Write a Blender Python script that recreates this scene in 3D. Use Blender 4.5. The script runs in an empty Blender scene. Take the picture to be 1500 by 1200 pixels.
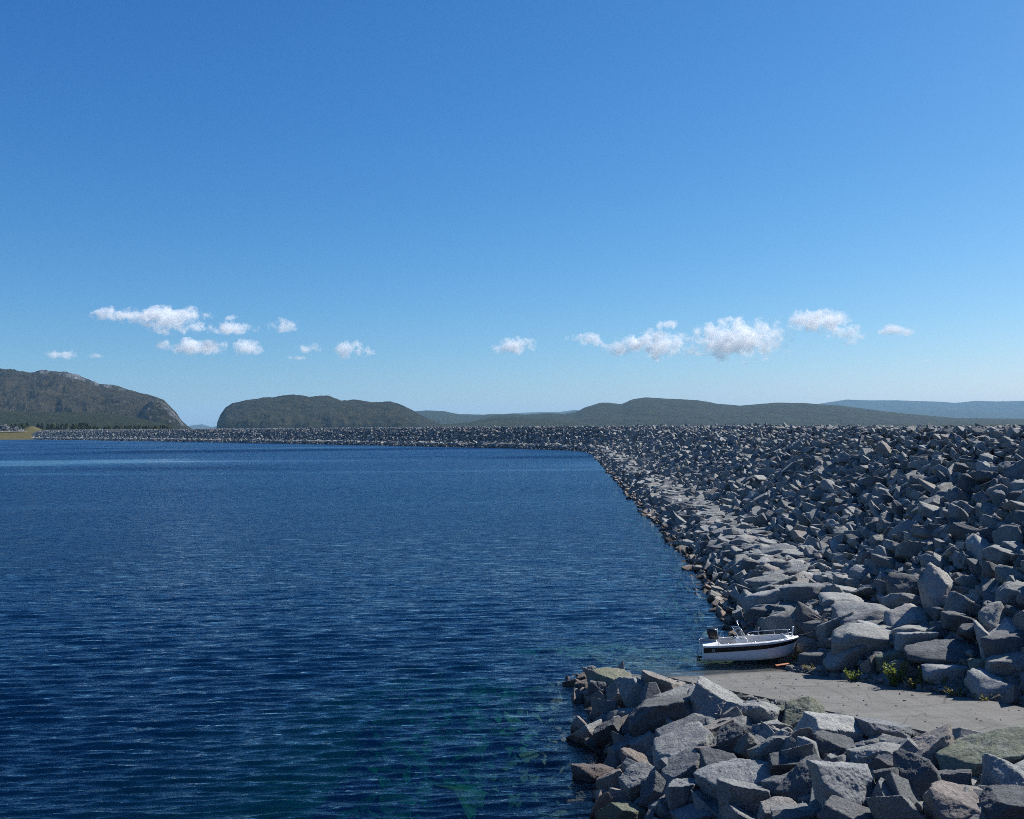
import bpy, bmesh, math, random
import numpy as np
from mathutils import Vector, Matrix, Euler

# ------------------------------------------------------------------ camera, sky, sun, exposure
sc = bpy.context.scene
F = 1385.0                       # focal length in photograph pixels (1500 wide)
H = 12.0                         # camera above the water
PITCH, ROLL = math.radians(1.0), math.radians(-0.46)
cam_d = bpy.data.cameras.new('camera')
cam_d.sensor_width = 36.0
cam_d.lens = 36.0 * F / 1500.0
cam_d.clip_start = 0.1
cam_d.clip_end = 200000.0
cam = bpy.data.objects.new('camera', cam_d)
sc.collection.objects.link(cam)
CAM_R = Matrix.Rotation(math.radians(90) + PITCH, 4, 'X') @ Matrix.Rotation(ROLL, 4, 'Z')
cam.matrix_world = Matrix.Translation((0, 0, H)) @ CAM_R
sc.camera = cam

SUN_AZ, SUN_EL = math.radians(58), math.radians(40)     # azimuth clockwise from the view direction (+Y)
world = bpy.data.worlds.new('World'); sc.world = world; world.use_nodes = True
wn, wl = world.node_tree.nodes, world.node_tree.links
wn.clear()
sky = wn.new('ShaderNodeTexSky'); sky.sky_type = 'NISHITA'; sky.sun_disc = False
sky.sun_elevation = SUN_EL; sky.sun_rotation = SUN_AZ
sky.altitude = 400; sky.air_density = 1.0; sky.dust_density = 0.5; sky.ozone_density = 3.0
bg = wn.new('ShaderNodeBackground'); bg.inputs['Strength'].default_value = 0.0923
wo = wn.new('ShaderNodeOutputWorld')
# the camera's deep blue rendering of dry northern air: a tone curve for each channel of the sky
sepc = wn.new('ShaderNodeSeparateColor'); comc = wn.new('ShaderNodeCombineColor')
wl.new(sky.outputs[0], sepc.inputs[0])
SKYC = [(1.62, 0.0222 / 0.15), (1.12, 0.0690 / 0.15), (0.78, 0.170 / 0.15)]
skyn = []
for i_, (g_, a_) in enumerate(SKYC):
    pw = wn.new('ShaderNodeMath'); pw.operation = 'POWER'; pw.inputs[1].default_value = g_
    ml = wn.new('ShaderNodeMath'); ml.operation = 'MULTIPLY'; ml.inputs[1].default_value = a_
    wl.new(sepc.outputs[i_], pw.inputs[0]); wl.new(pw.outputs[0], ml.inputs[0]); wl.new(ml.outputs[0], comc.inputs[i_]); skyn.append((pw, ml))
wl.new(comc.outputs[0], bg.inputs['Color']); wl.new(bg.outputs[0], wo.inputs['Surface'])

sun_d = bpy.data.lights.new('sun', 'SUN'); sun_d.energy = 5.0; sun_d.angle = math.radians(0.53)
sun_d.color = (1.0, 0.965, 0.91)
sun = bpy.data.objects.new('sun', sun_d); sc.collection.objects.link(sun)
SUN_V = Vector((math.sin(SUN_AZ) * math.cos(SUN_EL), math.cos(SUN_AZ) * math.cos(SUN_EL), math.sin(SUN_EL)))
sun.rotation_euler = SUN_V.to_track_quat('Z', 'Y').to_euler()
sun.location = (60, 40, 80)

sc.view_settings.view_transform = 'Standard'; sc.view_settings.look = 'None'
sc.view_settings.gamma = 1.0; sc.view_settings.use_curve_mapping = False
sc.view_settings.exposure = 0.7
sc.render.engine = 'CYCLES'
cy = sc.cycles
cy.use_denoising = False; cy.filter_width = 0.95
cy.max_bounces = 8; cy.diffuse_bounces = 1; cy.glossy_bounces = 3; cy.transmission_bounces = 4
cy.volume_bounces = 8; cy.transparent_max_bounces = 16
cy.sample_clamp_indirect = 8.0

# ------------------------------------------------------------------ small helpers
RNG = np.random.default_rng(11)
random.seed(5)

def link(o):
    sc.collection.objects.link(o); return o

def mesh_np(name, V, Fc, smooth=False):
    """V (n,3), Fc (m,k) integer array (all faces with k corners) or a list of faces."""
    me = bpy.data.meshes.new(name)
    V = np.asarray(V, dtype=np.float32)
    if isinstance(Fc, np.ndarray):
        m, k = Fc.shape
        me.vertices.add(len(V)); me.vertices.foreach_set('co', V.ravel())
        me.loops.add(m * k); me.loops.foreach_set('vertex_index', Fc.astype(np.int32).ravel())
        me.polygons.add(m)
        me.polygons.foreach_set('loop_start', np.arange(0, m * k, k, dtype=np.int32))
        me.polygons.foreach_set('loop_total', np.full(m, k, dtype=np.int32))
        me.update(calc_edges=True)
    else:
        me.from_pydata([tuple(map(float, v)) for v in V], [], Fc)
        me.update()
    me.polygons.foreach_set('use_smooth', np.full(len(me.polygons), smooth))
    return me

def obj(name, me, mat=None, parent=None, loc=None):
    o = bpy.data.objects.new(name, me); link(o)
    if mat is not None and me is not None and len(me.materials) == 0: me.materials.append(mat)
    if parent is not None: o.parent = parent
    if loc is not None: o.location = loc
    return o

def tag(o, label=None, cat=None, group=None, kind=None):
    if label: o['label'] = label
    if cat: o['category'] = cat
    if group: o['group'] = group
    if kind: o['kind'] = kind
    return o

def thing(name, label, cat, loc=(0, 0, 0), rotz=0.0, group=None):
    o = bpy.data.objects.new(name, None); link(o); o.empty_display_size = 0.3
    o.location = loc; o.rotation_euler = (0, 0, rotz)
    return tag(o, label, cat, group)

def grid_faces(nr, nc):
    i = np.arange(nr - 1)[:, None] * nc + np.arange(nc - 1)[None, :]
    i = i.ravel()
    return np.stack([i, i + 1, i + nc + 1, i + nc], 1)

# --- vectorised gradient noise
_perm = np.random.default_rng(3).permutation(256); _perm = np.concatenate([_perm, _perm, _perm])
_g3 = np.random.default_rng(4).normal(size=(256, 3)); _g3 /= np.linalg.norm(_g3, axis=1)[:, None]
def perlin(P):
    P = np.asarray(P, dtype=np.float64)
    Pi = np.floor(P).astype(np.int64); Pf = P - Pi; Pi &= 255
    u = Pf * Pf * Pf * (Pf * (Pf * 6 - 15) + 10)
    out = 0
    for dx in (0, 1):
        for dy in (0, 1):
            for dz in (0, 1):
                h = _perm[_perm[_perm[(Pi[..., 0] + dx) & 255] + ((Pi[..., 1] + dy) & 255)] + ((Pi[..., 2] + dz) & 255)]
                g = _g3[h]
                d = g[..., 0] * (Pf[..., 0] - dx) + g[..., 1] * (Pf[..., 1] - dy) + g[..., 2] * (Pf[..., 2] - dz)
                w = (u[..., 0] if dx else 1 - u[..., 0]) * (u[..., 1] if dy else 1 - u[..., 1]) * (u[..., 2] if dz else 1 - u[..., 2])
                out = out + w * d
    return out * 1.6
def fbm(P, octs=4, ridged=False):
    P = np.asarray(P, dtype=np.float64); a, s, r = 1.0, 0.0, 0.0
    for k in range(octs):
        n = perlin(P * (2.03 ** k) + 17.3 * k)
        if ridged: n = 1 - 2 * np.abs(n)
        r = r + a * n; s += a; a *= 0.5
    return r / s

def sstep(a, b, x):
    t = np.clip((x - a) / (b - a), 0, 1); return t * t * (3 - 2 * t)

# --- materials
def mat_new(name):
    m = bpy.data.materials.new(name); m.use_nodes = True
    nt = m.node_tree; nt.nodes.clear()
    out = nt.nodes.new('ShaderNodeOutputMaterial'); b = nt.nodes.new('ShaderNodeBsdfPrincipled')
    nt.links.new(b.outputs[0], out.inputs['Surface'])
    return m, nt, b, out
class NT:
    """a few short ways to add nodes"""
    def __init__(s, nt): s.nt = nt
    def n(s, t, **kw):
        x = s.nt.nodes.new(t)
        for k, v in kw.items(): setattr(x, k, v)
        return x
    def L(s, a, b): s.nt.links.new(a, b)
    def noise(s, vec, scale, detail=4, rough=0.55, dist=0.0):
        x = s.n('ShaderNodeTexNoise'); x.inputs['Scale'].default_value = scale
        x.inputs['Detail'].default_value = detail; x.inputs['Roughness'].default_value = rough; x.inputs['Distortion'].default_value = dist
        if vec is not None: s.L(vec, x.inputs['Vector'])
        return x.outputs['Fac']
    def ramp(s, fac, stops):
        x = s.n('ShaderNodeValToRGB'); e = x.color_ramp.elements
        while len(e) < len(stops): e.new(0.5)
        for el, (p, c) in zip(e, stops):
            el.position = p; el.color = c if len(c) == 4 else (*c, 1)
        s.L(fac, x.inputs[0]); return x.outputs[0]
    def math(s, op, a, b=None, c=None, clamp=False):
        x = s.n('ShaderNodeMath', operation=op); x.use_clamp = clamp
        for i, v in enumerate((a, b, c)):
            if v is None: continue
            if isinstance(v, (int, float)): x.inputs[i].default_value = v
            else: s.L(v, x.inputs[i])
        return x.outputs[0]
    def mix(s, fac, a, b, mode='MIX'):
        x = s.n('ShaderNodeMixRGB', blend_type=mode)
        for i, v in enumerate((fac, a, b)):
            if isinstance(v, (int, float)): x.inputs[i].default_value = v
            elif isinstance(v, tuple): x.inputs[i].default_value = v if len(v) == 4 else (*v, 1)
            else: s.L(v, x.inputs[i])
        return x.outputs[0]
    def bump(s, h, strength, dist, normal=None):
        x = s.n('ShaderNodeBump'); x.inputs['Strength'].default_value = strength; x.inputs['Distance'].default_value = dist
        s.L(h, x.inputs['Height'])
        if normal is not None: s.L(normal, x.inputs['Normal'])
        return x.outputs[0]
    def mapping(s, vec, scale=(1, 1, 1), rot=(0, 0, 0), loc=(0, 0, 0)):
        x = s.n('ShaderNodeMapping'); x.inputs['Scale'].default_value = scale
        x.inputs['Rotation'].default_value = rot; x.inputs['Location'].default_value = loc
        s.L(vec, x.inputs['Vector']); return x.outputs[0]

def rock_material(name, tint=(1, 1, 1), world_coords=True, fine=1.0, moss=False, wet=True, bumpy=1.0):
    m, nt, b, out = mat_new(name); q = NT(nt)
    geo = q.n('ShaderNodeNewGeometry'); tc = q.n('ShaderNodeTexCoord'); oi = q.n('ShaderNodeObjectInfo')
    pos = geo.outputs['Position']
    rnd = q.math('FRACT', q.math('ADD', geo.outputs['Random Per Island'], oi.outputs['Random']))
    base = q.ramp(rnd, [(0.0, (0.085, 0.088, 0.092)), (0.22, (0.135, 0.138, 0.14)), (0.5, (0.19, 0.19, 0.186)),
                        (0.74, (0.155, 0.15, 0.138)), (0.88, (0.225, 0.222, 0.212)), (1.0, (0.18, 0.155, 0.138))])
    v = tc.outputs['Object'] if not world_coords else pos
    off = q.n('ShaderNodeVectorMath', operation='SCALE'); off.inputs[0].default_value = (13.1, 7.7, 5.3); q.L(rnd, off.inputs['Scale'])
    add = q.n('ShaderNodeVectorMath', operation='ADD'); q.L(v, add.inputs[0]); q.L(off.outputs[0], add.inputs[1])
    v = add.outputs[0]
    n1 = q.noise(v, 1.6 * fine, 6, 0.62, 0.4)
    n2 = q.noise(v, 14 * fine, 6, 0.7)
    n3 = q.noise(q.mapping(v, (1.2, 1.2, 9)), 1.8 * fine, 5, 0.65, 1.2)
    c = q.mix(q.ramp(n1, [(0.35, (0, 0, 0)), (0.7, (1, 1, 1))]), base, q.mix(1.0, base, (1.35, 1.32, 1.28), 'MULTIPLY'))
    c = q.mix(q.ramp(n2, [(0.38, (0.75, 0.75, 0.75)), (0.5, (0, 0, 0))]), c, q.mix(1.0, c, (0.5, 0.51, 0.54), 'MULTIPLY'))
    c = q.mix(q.ramp(n2, [(0.58, (0, 0, 0)), (0.68, (0.6, 0.6, 0.6))]), c, q.mix(1.0, c, (1.5, 1.48, 1.45), 'MULTIPLY'))
    c = q.mix(q.ramp(n3, [(0.52, (0, 0, 0)), (0.62, (0.6, 0.6, 0.6))]), c, q.mix(1.0, c, (0.62, 0.62, 0.65), 'MULTIPLY'))
    # rusty stains and lichen
    n4 = q.noise(v, 0.9 * fine, 4, 0.6, 0.8)
    c = q.mix(q.ramp(n4, [(0.68, (0, 0, 0)), (0.78, (0.45, 0.45, 0.45))]), c, (0.15, 0.095, 0.07))
    if moss:
        n5 = q.noise(v, 2.6, 6, 0.65)
        up = q.n('ShaderNodeSeparateXYZ'); q.L(geo.outputs['Normal'], up.inputs[0])
        f = q.math('MULTIPLY', q.ramp(n5, [(0.42, (0, 0, 0)), (0.58, (0.6, 0.6, 0.6))]), q.math('MULTIPLY', up.outputs[2], 1.0, clamp=True))
        c = q.mix(f, c, (0.125, 0.125, 0.085))
    if wet:      # band stained brown by the changing water level
        sp = q.n('ShaderNodeSeparateXYZ'); q.L(pos, sp.inputs[0])
        lvl = q.math('ADD', sp.outputs[2], q.math('MULTIPLY', q.math('SUBTRACT', n1, 0.5), 0.8))
        f = q.ramp(q.math('MULTIPLY_ADD', lvl, -1.0, 1.0, clamp=True), [(0.35, (0, 0, 0)), (0.75, (0.75, 0.75, 0.75))])
        c = q.mix(f, c, q.mix(1.0, c, (1.02, 0.74, 0.60), 'MULTIPLY'))
    c = q.mix(1.0, c, tuple(a * b_ for a, b_ in zip(tint, (1.15, 1.21, 1.22))), 'MULTIPLY')
    if wet:
        wl_ = q.math('ADD', sp.outputs[2], q.math('MULTIPLY', q.math('SUBTRACT', n2, 0.5), 0.25))
        wf = q.ramp(q.math('MULTIPLY_ADD', wl_, -4.0, 1.0, clamp=True), [(0.0, (0, 0, 0)), (0.4, (1, 1, 1))])
        c = q.mix(wf, c, q.mix(1.0, c, (0.42, 0.40, 0.38), 'MULTIPLY'))
    q.L(c, b.inputs['Base Color'])
    b.inputs['Roughness'].default_value = 0.82; b.inputs['Specular IOR Level'].default_value = 0.28
    h1 = q.noise(v, 5 * fine, 8, 0.72, 0.3)
    nr = q.bump(h1, 0.9 * bumpy, 0.16)
    nr = q.bump(n3, 0.6 * bumpy, 0.07, nr)
    nr = q.bump(q.noise(v, 34 * fine, 4, 0.6), 0.5 * bumpy, 0.015, nr)
    q.L(nr, b.inputs['Normal'])
    return m

M_ROCK = rock_material('rock', world_coords=False)
M_ROCK_MOSS = rock_material('mossy_rock', world_coords=False, moss=True, tint=(0.86, 0.92, 0.76))
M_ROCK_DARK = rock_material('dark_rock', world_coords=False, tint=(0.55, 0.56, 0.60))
M_ROCK_PALE = rock_material('pale_rock', world_coords=False, tint=(1.32, 1.32, 1.33))
M_ROCK_RED = rock_material('reddish_rock', world_coords=False, tint=(1.08, 0.92, 0.86))
M_FILL = rock_material('riprap_rock', world_coords=True, bumpy=0.9)
M_FAR = rock_material('far_riprap_rock', world_coords=True, bumpy=0.0, fine=0.4)
M_FAR_DARK = rock_material('dark_quarried_rock', world_coords=True, bumpy=0.0, fine=0.4, tint=(0.5, 0.52, 0.56))
M_GRAVEL = rock_material('gravel', world_coords=True, fine=3.0, wet=False)

def simple(name, col, rough=0.5, metal=0.0, spec=0.5, noise=0.0, scale=4, alpha=None):
    m, nt, b, out = mat_new(name); q = NT(nt)
    b.inputs['Roughness'].default_value = rough; b.inputs['Metallic'].default_value = metal
    b.inputs['Specular IOR Level'].default_value = spec
    if noise:
        tc = q.n('ShaderNodeTexCoord'); n = q.noise(tc.outputs['Object'], scale, 5, 0.6)
        q.L(q.mix(q.ramp(n, [(0.3, (0, 0, 0)), (0.75, (1, 1, 1))]), tuple(x * (1 - noise) for x in col), tuple(min(1, x * (1 + noise)) for x in col)), b.inputs['Base Color'])
    else: b.inputs['Base Color'].default_value = (*col, 1)
    return m

# ------------------------------------------------------------------ pixel rays (photograph pixels) used to find real places
def ray(px, py):
    d = Vector(((px - 750.0) / F, -(py - 600.0) / F, -1.0))
    return (CAM_R.to_3x3() @ d)
def at_z(px, py, z):
    d = ray(px, py); t = (z - H) / d.z
    return np.array((d.x * t, d.y * t, z))
def at_dist(px, py, Y):
    d = ray(px, py); t = Y / d.y
    return np.array((d.x * t, Y, H + d.z * t))

# ------------------------------------------------------------------ ramp plane, surface of the near shore
RS = 0.118                                     # slope of the boat ramp
def ramp_z(x, y): return RS * (-(y - 45.4) + 0.19 * (x - 8.2))
def at_ramp(px, py):
    d = ray(px, py)
    # z = RS*(-(y-45.4)+.19(x-8.2)) with p = cam + d t
    t = (H - RS * (45.4 - 0.19 * 8.2)) / (RS * (-d.y + 0.19 * d.x) - d.z)
    return np.array((d.x * t, d.y * t, H + d.z * t))
_A = at_ramp(1165, 984); _B = at_ramp(1500, 1033)      # far edge of the ramp
_C = at_ramp(982, 993); _D = at_ramp(1425, 1086)       # near edge of the ramp
def sdist(p, a, b, x, y):                      # signed distance right of the line a->b
    d = (b - a)[:2]; d = d / np.linalg.norm(d)
    return (x - a[0]) * d[1] * 1.0 - (y - a[1]) * d[0]
def d_far(x, y): return -sdist(None, _A, _B, x, y)     # >0 beyond the far edge (towards the dam)
def d_near(x, y): return sdist(None, _C, _D, x, y)     # >0 on the jetty side
if d_far(30, 50) < 0: _t = d_far; d_far = lambda x, y: -_t(x, y)
if d_near(5, 35) < 0: _t2 = d_near; d_near = lambda x, y: -_t2(x, y)

# waterline path of the dam: polyline -> smooth curve
_ctrl = np.array([(9.0, -10), (10.4, 20), (12.6, 56), (15.4, 83), (18.6, 135), (23.0, 212), (27.5, 290), (32.5, 372),
                  (33.5, 425), (22, 472), (-8, 520), (-63, 590), (-185, 735), (-377, 950), (-604, 1190), (-640, 1228)], float)
def catmull(P, n):
    out = []
    Pe = np.vstack([2 * P[0] - P[1], P, 2 * P[-1] - P[-2]])
    for i in range(1, len(Pe) - 2):
        p0, p1, p2, p3 = Pe[i - 1:i + 3]
        for t in np.linspace(0, 1, n, endpoint=False):
            out.append(0.5 * ((2 * p1) + (-p0 + p2) * t + (2 * p0 - 5 * p1 + 4 * p2 - p3) * t * t + (-p0 + 3 * p1 - 3 * p2 + p3) * t ** 3))
    out.append(P[-1]); return np.array(out)
_path = catmull(_ctrl, 24)
_seg = np.linalg.norm(np.diff(_path, axis=0), axis=1); _S = np.concatenate([[0], np.cumsum(_seg)])
S_TOT = _S[-1]
def path(s):
    s = np.asarray(s, float)
    x = np.interp(s, _S, _path[:, 0]); y = np.interp(s, _S, _path[:, 1])
    e = 2.0
    tx = np.interp(s + e, _S, _path[:, 0]) - np.interp(s - e, _S, _path[:, 0])
    ty = np.interp(s + e, _S, _path[:, 1]) - np.interp(s - e, _S, _path[:, 1])
    l = np.hypot(tx, ty); tx /= l; ty /= l
    return x, y, ty, -tx                       # point and outward normal (right of travel = dam side)
_PO = [-14, -5, 0, 3.6, 7.2, 8.2, 21.5, 30, 31, 52]
_PZ = [-10, -3.4, 0, 1.95, 2.15, 2.6, 11.55, 11.55, 11.2, -2.0]
def dam_z(o): return np.interp(o, _PO, _PZ)
def to_so(x, y):
    """(s,o) of points near the straight stretch of the path, by nearest path vertex"""
    x = np.atleast_1d(np.asarray(x, float)).ravel(); y = np.atleast_1d(np.asarray(y, float)).ravel()
    dd = (x[:, None] - _path[None, :220:2, 0]) ** 2 + (y[:, None] - _path[None, :220:2, 1]) ** 2
    s = _S[:220:2][dd.argmin(1)]
    for _ in range(3):
        px, py, nx, ny = path(s)
        tx, ty = -ny, nx
        s = s + (x - px) * tx + (y - py) * ty
        s = np.clip(s, 0, S_TOT)
    px, py, nx, ny = path(s)
    return s, (x - px) * nx + (y - py) * ny
BOAT_C = np.array([12.0, 47.4])
def surf(x, y):
    x = np.asarray(x, float); y = np.asarray(y, float); shp = np.broadcast(x, y).shape
    x = np.broadcast_to(x, shp).ravel(); y = np.broadcast_to(y, shp).ravel()
    zr = ramp_z(x, y)
    df, dn = d_far(x, y), d_near(x, y)
    _, o = to_so(x, y)
    dz = dam_z(o)
    # hollow where the boat lies
    bx = np.maximum(np.abs(x - BOAT_C[0] + 0.3) - 3.0, 0); by = np.maximum(np.abs(y - BOAT_C[1]) - 1.6, 0)
    bd = np.hypot(bx, by)
    hol = np.minimum(0.0, -0.12 * (14.0 - x) * 0.6) + 0.95 * bd - 0.05
    right = np.minimum(np.minimum(dz, zr + 0.02 + 0.10 * np.minimum(df, 1.1) + 0.95 * np.maximum(df - 0.9, 0)), hol)
    right = np.where((y < 46.5) & (df < 0.9), zr + 0.03 + 0.1 * np.maximum(df, 0), right)
    right = np.where(df < 0, zr, right)
    # heap of the jetty; its west side drops into the lake
    w = x - 3.0 + 0.35 * np.sin(y * 0.9)
    west = np.where(w > 0, 0.52 * w, np.maximum(0.62 * w, -2.6 + 0.23 * (w + 4.2)))
    tip = 0.62 * (45.6 - y)
    tip = np.where(tip > 0, tip, np.maximum(tip, -2.6 + 0.2 * (tip + 2.6)))
    heap = np.minimum(np.minimum(zr - 0.30 + 0.36 * np.minimum(dn, 1.8), west), tip)
    left = heap
    z = np.where(dn > 0, left, right)
    # underwater floor in front of the ramp
    z = np.where((dn > 0) | (df > 0), z, zr)
    bank = 0.385 * (27.2 - y)
    z = np.where(y < 27.2, np.maximum(z, np.minimum(bank, 11.0)), z)
    z = np.maximum(z, -11)
    return z.reshape(shp)
def at_surf(px, py, lift=0.0):
    d = ray(px, py)
    ts = np.linspace(15, 160, 1500) / d.y
    P = np.stack([d.x * ts, d.y * ts, H + d.z * ts], 1)
    g = P[:, 2] - (surf(P[:, 0], P[:, 1]) + lift)
    k = np.argmax(g < 0)
    return P[k]

# ------------------------------------------------------------------ SKY CLOUDS (drawn last), GROUND, WATER
# near shore ground under the stones
def dirt_material():
    m, nt, b, out = mat_new('dark_gravel_soil'); q = NT(nt)
    geo = q.n('ShaderNodeNewGeometry'); p = geo.outputs['Position']
    n = q.noise(p, 3.0, 8, 0.7)
    q.L(q.ramp(n, [(0.3, (0.035, 0.035, 0.037)), (0.7, (0.13, 0.125, 0.12))]), b.inputs['Base Color'])
    b.inputs['Roughness'].default_value = 0.95
    q.L(q.bump(q.noise(p, 9, 6, 0.7), 1.0, 0.15), b.inputs['Normal'])
    return m
M_DIRT = dirt_material()
gx = np.arange(-46, 40.01, 0.5); gy = np.arange(-6, 62.01, 0.5)
GX, GY = np.meshgrid(gx, gy); GZ = surf(GX, GY) - 0.30
GZ += 0.12 * fbm(np.stack([GX * 0.9, GY * 0.9, GX * 0], -1), 3)
# under the ramp slab it stays below
GZ = np.where((d_far(GX, GY) < 0.3) & (d_near(GX, GY) < 0.3), ramp_z(GX, GY) - 0.42, GZ)
shore = obj('shore_ground', mesh_np('shore_ground', np.stack([GX, GY, GZ], -1).reshape(-1, 3), grid_faces(*GX.shape), True), M_DIRT)
tag(shore, kind='structure')

# lake bed further out
bed = obj('lake_bed', mesh_np('lake_bed', [(-6000, -400, -10.5), (900, -400, -10.5), (900, 1500, -10.5), (-6000, 1500, -10.5)], [(0, 1, 2, 3)]), M_DIRT)
tag(bed, kind='structure')

# valley floor outside the dam, out to the horizon
def hillcolor_material(name, greens, rocks, rock_amt, scale=1.0, bump=1.0, speck=0.02, rock_scale=0.004):
    m, nt, b, out = mat_new(name); q = NT(nt)
    geo = q.n('ShaderNodeNewGeometry'); p = geo.outputs['Position']
    big = q.noise(p, rock_scale * scale, 8, 0.68, 0.5)
    sm = q.noise(p, speck * scale, 6, 0.7)
    sx = q.n('ShaderNodeSeparateXYZ'); q.L(geo.outputs['True Normal'], sx.inputs[0])
    steep = q.math('SUBTRACT', 1.0, sx.outputs[2])
    g = q.ramp(sm, [(0.30, greens[0]), (0.52, greens[1]), (0.72, greens[2])])
    r = q.ramp(sm, [(0.38, rocks[0]), (0.62, rocks[1])])
    f = q.math('ADD', q.math('MULTIPLY', steep, 0.75), q.math('ADD', big, rock_amt - 0.5))
    f = q.math('ADD', f, q.math('MULTIPLY', q.math('SUBTRACT', sm, 0.5), 0.5))
    f = q.ramp(f, [(0.50, (0, 0, 0)), (0.62, (1, 1, 1))])
    q.L(q.mix(f, q.mix(1.0, g, (0.66, 0.61, 0.50) if scale < 5 else (1, 1, 1), 'MULTIPLY'), q.mix(1.0, r, (0.72, 0.72, 0.72), 'MULTIPLY')), b.inputs['Base Color'])
    b.inputs['Roughness'].default_value = 0.95; b.inputs['Specular IOR Level'].default_value = 0.1
    q.L(q.bump(q.math('ADD', sm, q.math('MULTIPLY', big, 4.0)), bump, 70 / scale), b.inputs['Normal'])
    return m
GREENS = [(0.024, 0.035, 0.016), (0.052, 0.062, 0.026), (0.095, 0.085, 0.048)]
ROCKS = [(0.12, 0.12, 0.12), (0.34, 0.335, 0.33)]
M_HILL1 = hillcolor_material('rocky_heath', [(0.035, 0.038, 0.024), (0.075, 0.066, 0.046), (0.125, 0.105, 0.082)], [(0.13, 0.13, 0.135), (0.40, 0.40, 0.405)], 0.16, rock_scale=0.0028)
M_HILL2 = hillcolor_material('wooded_heath', [(0.022, 0.032, 0.015), (0.055, 0.056, 0.026), (0.125, 0.10, 0.055)], ROCKS, -0.02)
M_HILL3 = hillcolor_material('wooded_hills', [(0.028, 0.042, 0.018), (0.052, 0.065, 0.026), (0.085, 0.085, 0.04)], ROCKS, -0.22)
M_WOOD = hillcolor_material('birch_wood', [(0.018, 0.032, 0.010), (0.055, 0.070, 0.022), (0.11, 0.11, 0.035)], ROCKS, -0.2, scale=1.0, speck=0.06)

ss = np.concatenate([np.linspace(0, S_TOT - 60, 60)])
X, Y_, NX, NY = path(ss)
inner = np.stack([X + NX * 46, Y_ + NY * 46], 1)
inner = inner[inner[:, 1] > -100]
cen = np.array((-200.0, 0.0))
dirs = inner - cen; dirs /= np.linalg.norm(dirs, axis=1)[:, None]
ring = [inner] + [inner + dirs * r for r in (60, 400, 2500, 9000, 26000)]
V = []; 
for k, R in enumerate(ring):
    z = [-1.6, 0.5, 1, 1, 1, 1][k]
    V += [(a, b_, z) for a, b_ in R]
vf = obj('valley_floor', mesh_np('valley_floor', V, grid_faces(len(ring), len(inner)), True), M_WOOD)
tag(vf, kind='structure')

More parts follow.
